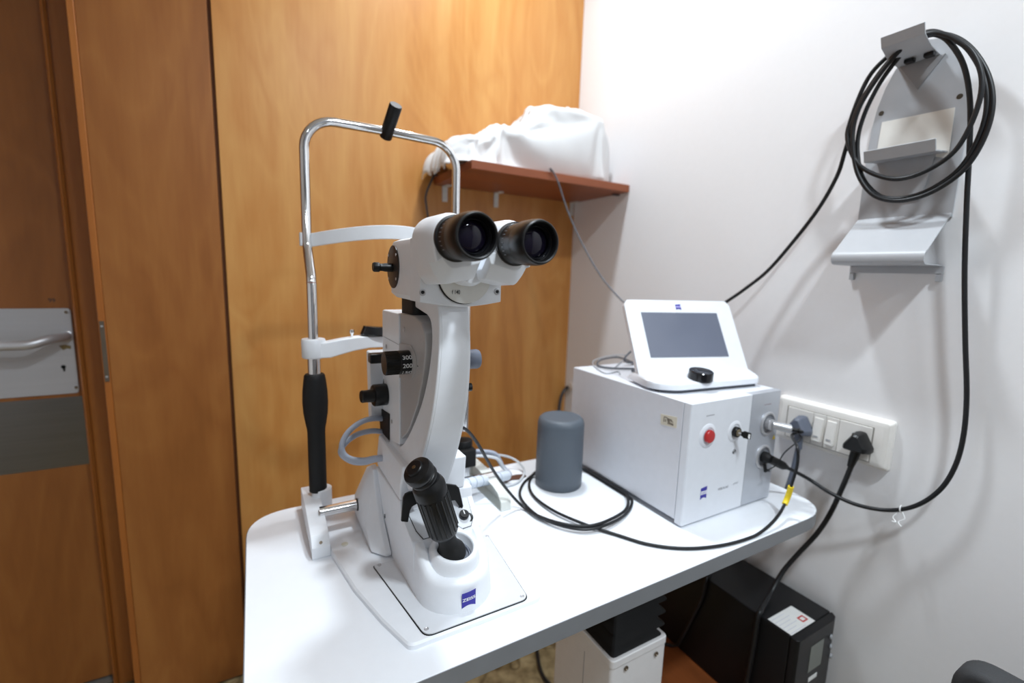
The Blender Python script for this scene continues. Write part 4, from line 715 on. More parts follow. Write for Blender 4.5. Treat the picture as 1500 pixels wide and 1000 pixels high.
# ------------------------------------------------------------------ switchboard on the white wall
sb = thing('switchboard', 'long white switchboard with two sockets on the white wall', 'socket', (XW, .466, .882))
bm = BM()
y0, y1, z0, z1 = .3595, .5735, .8345, .931
ring = lambda d, x: [(x, p[0], p[1]) for p in rpoly([(y0 + d, z0 + d), (y1 - d, z0 + d), (y1 - d, z1 - d), (y0 + d, z1 - d)], .006, 4)]
loft(bm, [ring(0, XW - .0002), ring(0, XW - .010), ring(.005, XW - .017), ring(.012, XW - .019)])
obj('cover_frame', bm, SOCKET, sb, bevel=.001)
iy0, iy1, iz0, iz1 = .388, .547, .846, .9125
obj('module_bezel', box(BM(), XW - .0196, XW - .0185, iy0 - .0015, iy1 + .0015, iz0 - .0015, iz1 + .0015), mat('bezel_gap_grey', srgb(150, 146, 140), .6), sb)


def module(ya, yb, name, holes):
    m = obj(name, box(BM(), XW - .0215, XW - .0190, ya, yb, iz0, iz1), SOCKET, sb, bevel=.0012)
    if holes:
        c, zc_ = (ya + yb) / 2, (iz0 + iz1) / 2
        bm = BM()
        for dy, dz, r in ((0, .011, .0045), (-.0095, -.008, .0035), (.0095, -.008, .0035)):
            lathe(bm, [(r, 0), (r, .0004)], (XW - .0215, c + dy, zc_ + dz), (-1, 0, 0), 16)
        obj('socket_hole', bm, BLACK, m)
    return m


module(.4945, iy1 - .0005, 'socket_module', True)
module(iy0 + .0005, .4445, 'socket_module', True)
for ya, yb in ((.4702, .4938), (.4452, .4695)):
    mod = obj('switch_module', box(BM(), XW - .0210, XW - .0190, ya, yb, iz0, iz1), SOCKET, sb, bevel=.001)
    bm = BM()
    c = (ya + yb) / 2
    prism(bm, [(XW - .021, .905), (XW - .0232, .9045), (XW - .0285, .858), (XW - .0285, .856), (XW - .021, .856)], 'y', c - .0085, c + .0085)
    rk = obj('rocker', bm, SOCKET, mod, bevel=.0008)
    bm = BM()
    n = Vector((-.0465, 0, .0053)).normalized()
    o0 = Vector((XW - .0282, c, .8665))
    flat(bm, o0 + Vector((-.0004, 0, 0)), (0, -1, 0), (.0053, 0, .0465), rect(.009, .0022), .0003)
    obj('switch_mark', bm, INKG, rk)

# ------------------------------------------------------------------ metal handset bracket on the white wall
hb = thing('wall_bracket', 'grey metal wall bracket with three ledges holding the coiled cable', 'bracket', (XW, .40, 1.30))
yc = .4005
bm = BM()
outl = [(.3305, 1.296), (.4705, 1.304), (.4705, 1.42)]
for i in range(1, 14):
    t = i / 14
    ang = PI * t
    outl.append((yc + .07 * math.cos(ang), 1.42 + .178 * math.sin(ang) ** .9))
outl += [(.3305, 1.42)]
prism(bm, outl, 'x', XW - .0035, XW - .0005)
obj('back_plate', bm, BRKT, hb, bevel=.0008)
for q in ((1291, 166), (1406, 141)):
    p = at(*q, x=XW - .0036)
    bm = BM()
    lathe(bm, [(.0042, 0), (.0040, .0004)], p, (-1, 0, 0), 18)
    obj('screw_hole', bm, mat('hole_brown', (.05, .035, .02, 1), .6), hb)
# lower ledge, one bent sheet: down and out, rolled nose, back under, lug each side
t = .0022
prof = [(XW - .0035, 1.3035), (XW - .0035, 1.2985), (.958, 1.2345), (.951, 1.2290), (.949, 1.2235), (.9515, 1.2180), (.958, 1.2155), (1.014, 1.2155)]
up = [(XW - .0035, 1.3065)]
bm = BM()
sect = [(1.0265, 1.304), (.9575, 1.2415), (.9515, 1.2375), (.9475, 1.2320), (.9465, 1.2265), (.9480, 1.2205), (.9530, 1.2165), (.9600, 1.2150), (1.0150, 1.2150), (1.0265, 1.2150),
        (1.0265, 1.2172), (1.0150, 1.2172), (.9606, 1.2172), (.9545, 1.2186), (.9502, 1.2220), (.9488, 1.2268), (.9497, 1.2312), (.9532, 1.2360), (.9588, 1.2392), (1.0265, 1.3010)]
prism(bm, sect, 'y', .3315, .4700)
obj('bottom_ledge', bm, BRKT, hb, bevel=.0005, seg=1)
bm = BM()
box(bm, 1.0215, XW - .0005, .3300, .4705, 1.2020, 1.2150)
obj('rear_flange', bm, BRKT, hb, bevel=.0008)
for s in (.3305, .4625):
    obj('flange_lug', box(BM(), 1.0225, XW - .0005, s, s + .008, 1.1885, 1.2020), BRKT, hb, bevel=.001)
bm = BM()
sect = [(1.0268, 1.4035), (.9800, 1.3985), (.9725, 1.4170), (.9750, 1.4180), (.9818, 1.4015), (1.0268, 1.4062)]
prism(bm, sect, 'y', .3500, .4520)
obj('middle_ledge', bm, BRKT, hb, bevel=.0006, seg=1)
bm = BM()
prism(bm, [(.365, 1.4035), (.437, 1.4035), (.425, 1.33), (.377, 1.33)], 'x', 1.0235, 1.0265)
obj('ledge_tongue', bm, BRKT, hb, bevel=.0006)
# top hook: short ledge with raised lip, on a tongue that narrows downwards
bm = BM()
sect = [(1.0268, 1.5650), (.9850, 1.5690), (.9590, 1.5810), (.9520, 1.5965), (.9545, 1.5975), (.9610, 1.5828), (.9860, 1.5713), (1.0268, 1.5675)]
prism(bm, sect, 'y', .3800, .4400)
obj('top_hook', bm, BRKT, hb, bevel=.0006, seg=1)
bm = BM()
prism(bm, [(.3730, 1.5650), (.4360, 1.5650), (.4050, 1.5180)], 'x', 1.0230, 1.0265)
obj('hook_tongue', bm, mat('bracket_grey_dark', srgb(150, 150, 152), .45), hb, bevel=.0006)
for s in (.388, .415):
    obj('rubber_pad', box(BM(), 1.000, 1.012, s - .007, s + .007, 1.5600, 1.5672), BLACK, hb, bevel=.002)
cd = [at(*q, x=XW - .0045) for q in ((1285, 218), (1389, 232), (1399, 157), (1292, 179))]
bm = BM()
prism(bm, [(p.y, p.z) for p in cd], 'x', XW - .0046, XW - .0036)
obj('paper_card', bm, mat('ivory_card', srgb(232, 229, 222), .6), hb)['label'] = 'blank ivory card on the bracket plate'
# ================================================================== INSTRUMENT TABLE
TZ = .74
tb = thing('instrument_table', 'white instrument table with grey edge and lifting column', 'table', (.478, .65, 0))
tl, tr, tf, tk = -.028, .985, .424, .884
# straight front and ends, generous rounded corners at the right
TOP = rpoly([(tl, tf), (tr - .004, tf), (tr, tk), (tl, tk)], [.05, .085, .05, .075], 10)
bm = BM()
prism(bm, offset(TOP, -.0012), 'z', TZ - .027, TZ)
obj('tabletop', bm, LAMIN, tb, bevel=.0008)
bm = BM()
prism(bm, TOP, 'z', TZ - .0268, TZ - .0009)
obj('edge_band', bm, EDGE, tb, bevel=.0006)
cx0, cx1, cy0, cy1 = .497, .627, .502, .665
bm = BM()
prism(bm, rpoly([(cx0, cy0), (cx1, cy0), (cx1, cy1), (cx0, cy1)], .008, 4), 'z', .06, .530)
house = obj('column_housing', bm, mat('housing_white', srgb(226, 224, 224), .4), tb, bevel=.002)
bm = BM()
prism(bm, rpoly([(cx0 - .001, cy0 - .0015), (cx1 + .001, cy0 - .0015), (cx1 + .001, cy1 + .0015), (cx0 - .001, cy1 + .0015)], .009, 4), 'z', .526, .541)
obj('housing_collar', bm, mat('housing_white', srgb(226, 224, 224), .4), house, bevel=.002)
obj('housing_seam', box(BM(), cx0 - .0004, cx0 + .002, .572, .5735, .07, .505), INKG, house)
bm = BM()
rings = []
nz = 7
for i in range(nz * 2 + 1):
    z = .538 + (.712 - .538) * i / (nz * 2)
    g = .000 if i % 2 == 0 else -.013
    rings.append([(p[0], p[1], z) for p in rpoly([(cx0 + .002 - g, cy0 + .002 - g), (cx1 - .002 + g, cy0 + .002 - g), (cx1 - .002 + g, cy1 - .002 + g), (cx0 + .002 - g, cy1 - .002 + g)], .008, 3)])
loft(bm, rings)
obj('bellows', bm, BLACKM, tb, angle=20)
for q in ((917, 978), (961, 957)):
    p = at(*q, y=cy0 - .0015)
    bm = BM()
    lathe(bm, [(.0042, 0), (.0042, .0018), (.0030, .0022), (.0020, .0006)], p, (0, -1, 0), 18)
    obj('bolt', bm, BRONZE, house)
bm = BM()
prism(bm, rpoly([(.34, .44), (.715, .44), (.715, .50), (.655, .50), (.655, .68), (.715, .68), (.715, .74), (.34, .74), (.34, .68), (.47, .68), (.47, .50), (.34, .50)], .012, 4), 'z', .018, .06)
obj('foot_frame', bm, mat('housing_white', srgb(226, 224, 224), .4), tb, bevel=.003)
for x, y in ((.365, .47), (.69, .47), (.365, .71), (.69, .71)):
    bm = BM()
    lathe(bm, [(.018, 0), (.020, .004), (.018, .019)], (x, y, 0), (0, 0, 1), 24)
    obj('levelling_foot', bm, BLACK, tb)

# ================================================================== LASER CONSOLE
lc = thing('laser_console', 'white box laser console with red button and key on the table', 'laser console', (.776, .673, TZ))
x0, x1, y0, y1, z0, z1 = .6455, .9075, .508, .838, TZ + .008, .968
xs = .8145
bm = BM()
box(bm, x0 + .003, x1 - .002, y0 + .016, y1, z0, z1 - .004)
obj('housing', bm, LGREY, lc, bevel=.001)
bm = BM()
prism(bm, [(x0 - .001, z0 + .004), (x0 + .0005, z0 + .004), (x0 + .0005, z1 - .002), (x1, z1 - .002), (x1, z1), (x0 - .001, z1)], 'y', y0 + .0165, y1 + .004)
obj('hood', bm, mat('console_white', srgb(222, 224, 230), .42), lc, bevel=.0006)
bm = BM()
prism(bm, rpoly([(x0, y0), (xs - .0004, y0), (xs - .0004, y0 + .016), (x0, y0 + .016)], [.004, 0, 0, 0], 4), 'z', z0 - .004, z1)
obj('front_panel', bm, WHITE_M, lc, bevel=.0006)
bm = BM()
prism(bm, rpoly([(xs + .0004, y0), (x1, y0), (x1, y0 + .016), (xs + .0004, y0 + .016)], [0, .004, 0, 0], 4), 'z', z0 - .004, z1)
cp = obj('connector_panel', bm, SILVER, lc, bevel=.0006)
for x in (x0 + .03, x1 - .03):
    for y in (y0 + .04, y1 - .03):
        bm = BM()
        lathe(bm, [(.010, 0), (.011, .0082)], (x, y, TZ), (0, 0, 1), 20)
        obj('foot', bm, DGREY, lc)
FX, FZ = (1, 0, 0), (0, 0, 1)
# red emergency button in a dished white surround
p = at(1036.5, 638, y=y0)
bm = BM()
lathe(bm, [(.0225, 0), (.0210, .0014), (.0160, .0024), (.0142, .0010)], p, (0, -1, 0), 36)
bez = obj('button_surround', bm, WHITE_M, lc)
bm = BM()
lathe(bm, [(.0132, 0), (.0132, .0016), (.0112, .0020)], p, (0, -1, 0), 32)
obj('button_ring', bm, SILVER, bez)
bm = BM()
lathe(bm, [(.0118, 0), (.0118, .006), (.0108, .0072), (.006, .0080), (0, .0082)], p, (0, -1, 0), 32)
obj('stop_button', bm, RED, lc)['label'] = 'red round stop button'
def print_marks(name, p_, w_, h_, n_, m_, par):
    bm_ = BM()
    dice = random.Random(int(w_ * 1e5))
    x_ = -w_ / 2
    for k_ in range(n_):
        wk = w_ / n_ * dice.uniform(.45, .8)
        flat(bm_, p_ + Vector((x_ + wk / 2, -.0001, 0)), FX, FZ, rect(wk, h_ * dice.uniform(.7, 1)), .0002)
        x_ += w_ / n_
    return obj(name, bm_, m_, par)


FAINT = mat('faint_grey_print', srgb(176, 178, 184), .6)
print_marks('faint_print', at(1041, 608, y=y0), .022, .0028, 10, FAINT, lc)
# key switch
p = at(1076, 631.5, y=y0)
bm = BM()
lathe(bm, [(.0205, 0), (.0190, .0012), (.0145, .0020), (.0130, .0008)], p, (0, -1, 0), 36)
obj('key_surround', bm, WHITE_M, lc)
bm = BM()
lathe(bm, [(.0098, 0), (.0098, .007), (.0088, .0082), (.0066, .0082), (.0064, .0060)], p, (0, -1, 0), 28)
ks = obj('key_switch', bm, BLACK, lc)
bm = BM()
lathe(bm, [(.0064, .005), (.0064, .0085), (.0056, .0090)], p, (0, -1, 0), 24)
obj('lock_barrel', bm, BRASS, ks)
key_p = p + Vector((0, -.009, 0))
# circular lower emblem below the key (indicator window)
p = at(1075, 661, y=y0)
bm = BM()
flat(bm, p, FX, FZ, circ(.0050, 24), .0004)
em = obj('indicator_window', bm, WHITE_M, lc)
bm = BM()
ring_o = [(.0042 * math.cos(a * 2 * PI / 24), .0042 * math.sin(a * 2 * PI / 24)) for a in range(24)]
tube(bm, [p + Vector((q[0], -.0005, q[1])) for q in ring_o + ring_o[:2]], .0005, 6)
flat(bm, p + Vector((0, -.0005, 0)), FX, FZ, [(-.0035, -.001), (-.002, -.0035), (.0035, .001), (.002, .0035)], .0003)
obj('indicator_mark', bm, INKD, em)
# round sockets in the silver strip
SOCK = []
for q in ((1124, 620), (1117, 668)):
    p = at(*q, y=y0)
    bm = BM()
    lathe(bm, [(.0238, 0), (.0238, .0022), (.0222, .0034), (.0195, .0034), (.0186, .0010), (.0186, .0003)], p, (0, -1, 0), 40)
    r = obj('socket_ring', bm, STEELB, cp)
    bm = BM()
    lathe(bm, [(.0185, .0002), (.0185, .0006)], p, (0, -1, 0), 32)
    obj('socket_well', bm, mat('socket_well_grey', srgb(120, 122, 128), .5), r)
    SOCK.append(p)
p = at(1133.5, 640, y=y0)
bm = BM()
flat(bm, p, FX, FZ, [(-.0048, -.004), (.0048, -.004), (0, .0045)], .0004)
wt = obj('warning_triangle', bm, YELLOW, cp)
print_marks('faint_print', at(1125, 592, y=y0), .022, .0026, 9, mat('faint_pink_print', srgb(176, 164, 172), .6), cp)
# emblem and name
p = at(1030.5, 722, y=y0)
bm = BM()
flat(bm, p, FX, FZ, flag_logo(.0165, .0225), .0004)
lg = obj('emblem', bm, BLUE, lc)
bm = BM()
flat(bm, p + Vector((0, -.0004, .0012)), FX, FZ, rect(.0158, .0066), .0002)
obj('emblem_band', bm, INKW, lg)
text('emblem_lettering', 'ZEISS', .0052, p + Vector((0, -.0007, .0012)), FX, FZ, mat('pale_lilac_ink', srgb(176, 174, 206), .5), lg, width=.0145, bold=.0001)
text('name_lettering', 'VISULAS', .0068, at(1059, 714.5, y=y0), FX, FZ, INKG, lc, width=.031, bold=.00008)
text('name_lettering', 'green', .0062, at(1077.5, 707, y=y0), FX, FZ, mat('pale_ink', srgb(170, 172, 176), .6), lc, width=.014)
# asset sticker on the grey side
q = [at(*s, x=x0 - .0012) for s in ((968, 606), (992, 611), (991, 627), (968, 621))]
bm = BM()
prism(bm, [(v.y, v.z) for v in q], 'x', x0 - .0016, x0 - .0010)
stk = obj('asset_sticker', bm, CREAM, lc)
c = sum(q, Vector()) / 4
bm = BM()
dice = random.Random(5)
sy_, sz_ = (q[0] - q[1]).normalized(), Vector((0, 0, 1))
for ua, va, ub, vb in ((-.42, .22, -.1, .34), (-.12, -.05, .02, .26), (-.02, .08, .30, .26), (-.44, -.30, -.38, .2), (-.06, -.36, .02, -.02), (.04, -.34, .14, .06), (.16, -.34, .44, -.12), (.20, .0, .40, .10), (-.30, -.2, -.22, .05)):
    k_ = .026
    pa = c + Vector((-.0007, -ua * k_, va * .017 - ua * 0))
    pb = c + Vector((-.0007, -ub * k_, vb * .017))
    box(bm, pa.x, pa.x + .0003, min(pa.y, pb.y), max(pa.y, pb.y), min(pa.z, pb.z), max(pa.z, pb.z))
obj('worn_print', bm, mat('brown_ink', srgb(128, 118, 104), .6, var=.4, scale=300), stk)

# key in the switch: blade, black bow, split ring
ky = thing('switch_key', 'small black-headed key with wire ring in the console key switch', 'key', key_p)
kd = Vector((.55, -.83, -.10)).normalized()
kb = key_p + Vector((0, -.004, 0))
bm = BM()
box(bm, key_p.x - .003, key_p.x + .003, key_p.y - .006, key_p.y + .0016, key_p.z - .0009, key_p.z + .0009)
obj('key_blade', bm, STEELB, ky)
bm = BM()
X, Y = Vector((.62, -.78, -.16)).normalized(), Vector((.16, 0, 1)).normalized()
flat(bm, kb, X, Y, rpoly([(0, -.0040), (.003, -.0044), (.005, -.0066), (.0165, -.0060), (.0165, .0060), (.005, .0066), (.003, .0044), (0, .0040)], .0012, 3), .0030)
kbow = obj('key_bow', bm, BLACK, ky, bevel=.0006)
tip = kb + X * .0135
bm = BM()
flat(bm, tip + X.cross(Y) * -.0003, X, Y, rect(.0032, .0068), .0036)
obj('bow_slot', bm, PAPER, kbow)
rc = tip + Vector((.000, -.001, -.0075))
bm = BM()
u, w = Vector((.85, .5, 0)).normalized(), Vector((0, 0, 1))
tube(bm, [rc + (u * math.cos(2 * PI * i / 28) + w * math.sin(2 * PI * i / 28)) * .0076 for i in range(30)], .00055, 6)
obj('split_ring', bm, STEELB, ky)

# ================================================================== TOUCH PANEL on the console
BASEZ = .968
ps = -.2722
U = Vector((math.cos(ps), math.sin(ps), 0))           # along the screen
D = Vector((math.sin(ps), -math.cos(ps), 0))          # towards the user
O = Vector((.656, .640, 0))
ta = .5415
W, H = .2576, .1849
ZP = .975


def tp(u, d, z):
    return O + U * u + D * d + Vector((0, 0, z))


tpn = thing('touch_panel', 'white touch screen control unit with black dial on the laser console', 'screen', tuple(tp(W / 2, -.02, BASEZ)))
# a tilted slab standing in a bowed foot
rings = []
NU = 33


def lip(u):
    a_ = max(0.0, 1 - (1 - min(1, max(0, u + .003) / .055)) ** 2) ** .5
    c_ = max(0.0, 1 - (1 - min(1, max(0, W + .006 - u) / .022)) ** 2) ** .5
    return -.016 + (.016 + .022 + .041 * a_ - .17 * max(0, u - .05)) * (.25 + .75 * c_ if u > W / 2 else 1)


NT = .0125                                             # thickness of the tilted slab
for i in range(NU):
    u = W * i / (NU - 1)
    e = min(u, W - u)
    rr = .012
    dz = 0 if e >= rr else rr - math.sqrt(max(0, rr * rr - (rr - e) ** 2))     # rounded top corners
    hh = H - dz
    sec = [(-hh * s * math.sin(ta), ZP + hh * s * math.cos(ta)) for s in (1, .8, .6, .4, .2, .1, .0)]
    back = [(-hh * s * math.sin(ta) - NT * math.cos(ta), ZP + hh * s * math.cos(ta) - NT * math.sin(ta)) for s in (.045, .1, .2, .4, .6, .8, 1)]
    rings.append([tp(u, d, z) for d, z in sec + back])
bm = BM()
loft(bm, rings)
shell = obj('shell', bm, mat('panel_white', srgb(236, 239, 245), .3, coat=.3), tpn, bevel=.0016, angle=40)
bm = BM()
loft(bm, [[tp(u, d, z) for d, z in ((-.020, .9737), (-.095, .9737), (-.100, .990), (-.098, 1.075), (-.030, .985))] for u in (.070, W - .070)])
obj('rear_stand', bm, mat('panel_white', srgb(236, 239, 245), .3, coat=.3), tpn, bevel=.002)
rings = []
for i in range(41):
    u = -.0025 + (W + .0080) * i / 40
    L = lip(u)
    k_ = max(0, min(1, min(u + .0025, W + .0055 - u) / .007))
    zt = .986 + .011 * k_
    rings.append([tp(u, d, z) for d, z in ((-.045, .9735), (-.045, .981 + .004 * k_), (-.0150, zt), (-.0120, zt - .0004), (L * .45 - .006, .986 + .0065 * k_), (L * .8, .986 + .0022 * k_), (L - .0014, .9866), (L, .9850), (L, .9755), (L - .003, .9735))])
bm = BM()
loft(bm, rings)
obj('base_ledge', bm, mat('panel_white', srgb(236, 239, 245), .3, coat=.3), tpn, angle=50)
bm = BM()
outl = [(u * W / 20, lip(u * W / 20) - .005) for u in range(1, 20)] + [(W - .01, -.10), (.01, -.043)]
loft(bm, [[tp(a_, d_, BASEZ) for a_, d_ in outl], [tp(a_, d_, .9737) for a_, d_ in outl]])
obj('base_foot', bm, DGREY, tpn)
UPV = Vector((0, 0, 1)) * math.cos(ta) - D * math.sin(ta)
o_s = tp(0, 0, ZP) + U.cross(UPV) * .0002
bm = BM()
flat(bm, o_s, U, UPV, rpoly([(.0342, .0527), (.2184, .0527), (.2184, .1546), (.0342, .1546)], .001, 2), .0005)
obj('screen', bm, SCREEN, tpn)
bm = BM()
flat(bm, o_s + U * .1265 + UPV * .1680, U, UPV, flag_logo(.0125, .0125), .0005)
e2 = obj('emblem', bm, BLUE, tpn)
bm = BM()
flat(bm, o_s + U * .1265 + UPV * .1683 + U.cross(UPV) * .0006, U, UPV, rect(.0122, .0036), .0002)
obj('emblem_band', bm, mat('band_lilac', srgb(170, 165, 220), .5), e2)
kp = tp(.1060, .036, .9880)
bm = BM()
lathe(bm, [(.0222, 0), (.0235, .002), (.0228, .0170), (.0216, .0184), (.0190, .0187), (.0174, .0180), (0, .0178)], kp, Vector((0, 0, 1)) + D * .12, 44)
dial = obj('dial', bm, BLACKG, tpn)
dial['label'] = 'black rotary dial'
bm = BM()
lathe(bm, [(.0032, .0178), (.0032, .0186)], kp + U * -.009 + D * -.004, Vector((0, 0, 1)) + D * .12, 16)
obj('dial_dimple', bm, DGREY, dial)

# ================================================================== CANISTER
bm = BM()
lathe(bm, [(.0470, 0), (.0492, .002), (.0494, .020), (.0488, .112), (.0490, .1125), (.0487, .118), (.0486, .134), (.0462, .1428), (.0415, .1472), (.034, .1478), (.015, .1452), (0, .1448)], (.5515, .7535, TZ), (0, 0, 1), 64)
cn = obj('canister', bm, CUPM, angle=50)
tag(cn, 'slate grey round plastic canister with domed lid on the table', 'canister')

# ================================================================== UPS on the wooden stool
ux0, ux1, uy0, uy1, uz0, uz1 = .856, 1.000, .393, .80, .300, .519
ws = thing('wooden_stool', 'brown wooden stool box under the black power supply', 'stool', (.86, .62, 0))
obj('stool_top', box(BM(), .735, 1.022, .405, .86, .276, .2995), WOODB, ws, bevel=.003)
for x in (.745, .985):
    for y in (.42, .82):
        obj('stool_leg', box(BM(), x, x + .028, y, y + .028, 0, .276), WOODB, ws, bevel=.002)
obj('stool_apron', box(BM(), .752, 1.005, .426, .442, .20, .276), WOODB, ws, bevel=.002)
obj('stool_panel', box(BM(), .752, .764, .44, .84, .06, .276), WOODB, ws, bevel=.002)

up = thing('power_supply', 'black tower power supply unit with display on the wooden stool', 'power supply', (.928, .60, .2995))
bm = BM()
box(bm, ux0, ux1, uy0 + .016, uy1, uz0, uz1)
obj('case', bm, UPSB, up, bevel=.003)
bm = BM()
prism(bm, [(ux0, uy0 + .0155), (ux0, uy0 + .004), (ux0 + .005, uy0), (ux1 - .020, uy0), (ux1 - .006, uy0 + .004), (ux1, uy0 + .012), (ux1, uy0 + .0155)], 'z', uz0 + .001, uz1 - .0005)
fb = obj('front_bezel', bm, UPSB, up, bevel=.002)
yf = uy0
c0, c1 = at(1187, 949, y=yf), at(1207, 935, y=yf)
lx0, lx1 = c0.x + .002, c1.x
lz1, lz0 = (c0.z + c1.z) / 2 + .001, (at(1187, 983, y=yf).z + at(1207, 967, y=yf).z) / 2
obj('display', box(BM(), lx0, lx1, yf - .0008, yf, lz0, lz1), LCD, up, bevel=.0006)
for q in ((1216.5, 932), (1216, 946), (1216, 960)):
    p = at(*q, y=yf + .0005)
    bm = BM()
    lathe(bm, [(.0052, 0), (.0050, .0026), (.0034, .0034), (0, .0036)], p, (.25, -1, 0), 20)
    obj('button', bm, mat('button_grey', srgb(150, 152, 156), .35), up)
p = at(1189, 992, y=yf)
bm = BM()
flat(bm, p + Vector((.002, 0, 0)), FX, FZ, rect(.030, .009), .0006)
np_ = obj('name_plate', bm, PAPER, up)
for i in range(3):
    pass
q = [at(*s, z=uz1) for s in ((1124, 907), (1158, 887), (1195, 909), (1159, 931))]
bm = BM()
sx0, sx1 = ux0 + .004, .941
sy0, sy1 = q[3].y, q[0].y
box(bm, sx0, sx1, sy0, sy1, uz1 - .0002, uz1 + .0005)
st = obj('label_sticker', bm, PAPER, up)
lz = uz1 + .0006
bm = BM()
cx, cy = sx1 - .017, sy0 + .011 + .004
outer = [(-.009, -.0065), (.009, -.0065), (.009, .0065), (-.009, .0065)]
for (ax, ay, bx, by) in ((-.009, -.0065, .009, -.0038), (-.009, .0038, .009, .0065), (-.009, -.0038, -.0055, .0038), (.0055, -.0038, .009, .0038)):
    box(bm, cx + ax, cx + bx, cy + ay, cy + by, lz - .0001, lz + .0002)
obj('red_frame', bm, RED, st)
bm = BM()
for k, (a_, b_) in enumerate(((.03, .55), (.03, .62), (.03, .5), (.03, .6), (.03, .42), (.03, .66))):
    yy = sy1 - .006 - k * .0075
    box(bm, sx0 + a_ * (sx1 - sx0), sx0 + b_ * (sx1 - sx0), yy - .0012, yy, lz - .0001, lz + .0002)
obj('print_line', bm, mat('faint_print', srgb(200, 200, 208), .6), st)

# ================================================================== CHAIR, only its back corner reaches into view
ch = thing('padded_chair', 'charcoal padded chair back by the white wall', 'chair', (.60, -.03, 0))
pc = at(1398, 964, z=.70)
bx, by = pc.x - .004, pc.y
bm = BM()
prism(bm, rpoly([(by, .36), (by, .700), (by - .42, .700), (by - .42, .36)], .035, 8), 'x', bx, bx + .045)
obj('backrest', bm, CHAIRM, ch, bevel=.010, seg=3)
bm = BM()
prism(bm, rpoly([(bx - .40, by - .43), (bx + .01, by - .43), (bx + .01, by + .01), (bx - .40, by + .01)], .04, 6), 'z', .40, .455)
obj('seat', bm, CHAIRM, ch, bevel=.014, seg=3)
for sx in (bx - .37, bx - .01):
    for sy in (by - .40, by - .02):
        bm = BM()
        cyl(bm, (sx, sy, 0), (sx, sy, .405), .011, n=16)
        obj('leg', bm, BLACK, ch)
for sy in (by - .36, by - .06):
    bm = BM()
    tube(bm, spline([(bx - .02, sy, .41), (bx + .035, sy, .42), (bx + .05, sy, .48), (bx + .048, sy, .60)], 6), .009, 12)
    obj('back_support', bm, BLACK, ch)
# ================================================================== SLIT LAMP MICROSCOPE
sl = thing('slit_lamp', 'white slit lamp microscope with chin rest frame standing on the table', 'slit lamp', (.228, .66, TZ))
XC = .2225
# ---- ground plate and slide plate
bp = rpoly([(.141, .4665), (.325, .468), (.342, .520), (.379, .700), (.379, .872), (.087, .872), (.087, .700), (.103, .597), (.122, .523)],
           [.012, .016, .02, .004, .004, .004, .004, .03, .02], 6)
bm = BM()
loft(bm, [[(x, y, TZ) for x, y in bp], [(x, y, TZ + .0055) for x, y in bp], [(x, y, TZ + .008) for x, y in offset(bp, -.0025)]])
obj('ground_plate', bm, WHITE, sl)
spl = rpoly([(.1615, .4705), (.3045, .4705), (.322, .632), (.1365, .632)], [.014, .012, .004, .004], 6)
bm = BM()
prism(bm, offset(spl, .0016), 'z', TZ + .0078, TZ + .0086)
obj('plate_gasket', bm, BLACK, sl)
bm = BM()
prism(bm, spl, 'z', TZ + .0080, TZ + .0098)
sp_ = obj('slide_plate', bm, mat('slide_plate_white', srgb(218, 221, 226), .22, coat=.3), sl)
for q in ((556, 827), (625, 921), (765, 873), (714, 785)):
    p = at(*q, z=TZ + .0098)
    bm = BM()
    lathe(bm, [(.0030, 0), (.0030, .0004), (.0024, .0007), (.0016, .0001)], p, (0, 0, 1), 18)
    obj('plate_screw', bm, STEELB, sp_)
p = at(505, 797, z=TZ + .008)
bm = BM()
lathe(bm, [(.0052, 0), (.0052, .0008), (.0044, .0014), (0, .0014)], p, (0, 0, 1), 28)
obj('cover_cap', bm, IVORY, sl)

# ---- rails' end feet
fprof = rpoly([(.699, TZ), (.872, TZ), (.872, .782), (.800, .782), (.735, .7745), (.716, .770), (.7015, .757)], [.002, .003, .004, .02, .02, .008, .004], 4)
bm = BM()
prism(bm, fprof, 'x', .0605, .0870)
fl = obj('rail_foot', bm, WHITE, sl, bevel=.0022)
p = at(465, 779, x=.0872)
bm = BM()
q = at(467, 779, y=.710)
lathe(bm, [(.0024, 0), (.0024, .0012), (.0014, .0012), (.0012, .0002)], Vector((.074, .7065, .7615)), (0, -.8, .6), 16)
obj('foot_screw', bm, BRONZE, fl)
# the right foot is seen from its open inner side: outer web, top strip, front strip
bm = BM()
prism(bm, fprof, 'x', .4025, .4060)
inner = offset(fprof, -.0035)
rings = [[(.3855, a, b) for a, b in fprof], [(.4030, a, b) for a, b in fprof], [(.4030, a, b) for a, b in inner], [(.3855, a, b) for a, b in inner]]
loft(bm, rings + [rings[0]], cap=False)
obj('rail_foot', bm, mat('foot_white_inner', srgb(222, 224, 218), .4), sl, bevel=.0006)
bm = BM()
cyl(bm, (.080, .768, .7795), (.4035, .768, .7795), .0088, n=28)
obj('axle_rod', bm, CHROME, sl)
bm = BM()
lathe(bm, [(.0102, 0), (.0112, .003), (.0112, .0045)], (.1385, .768, .7795), (1, 0, 0), 28)
obj('axle_seal', bm, BLACK, sl)

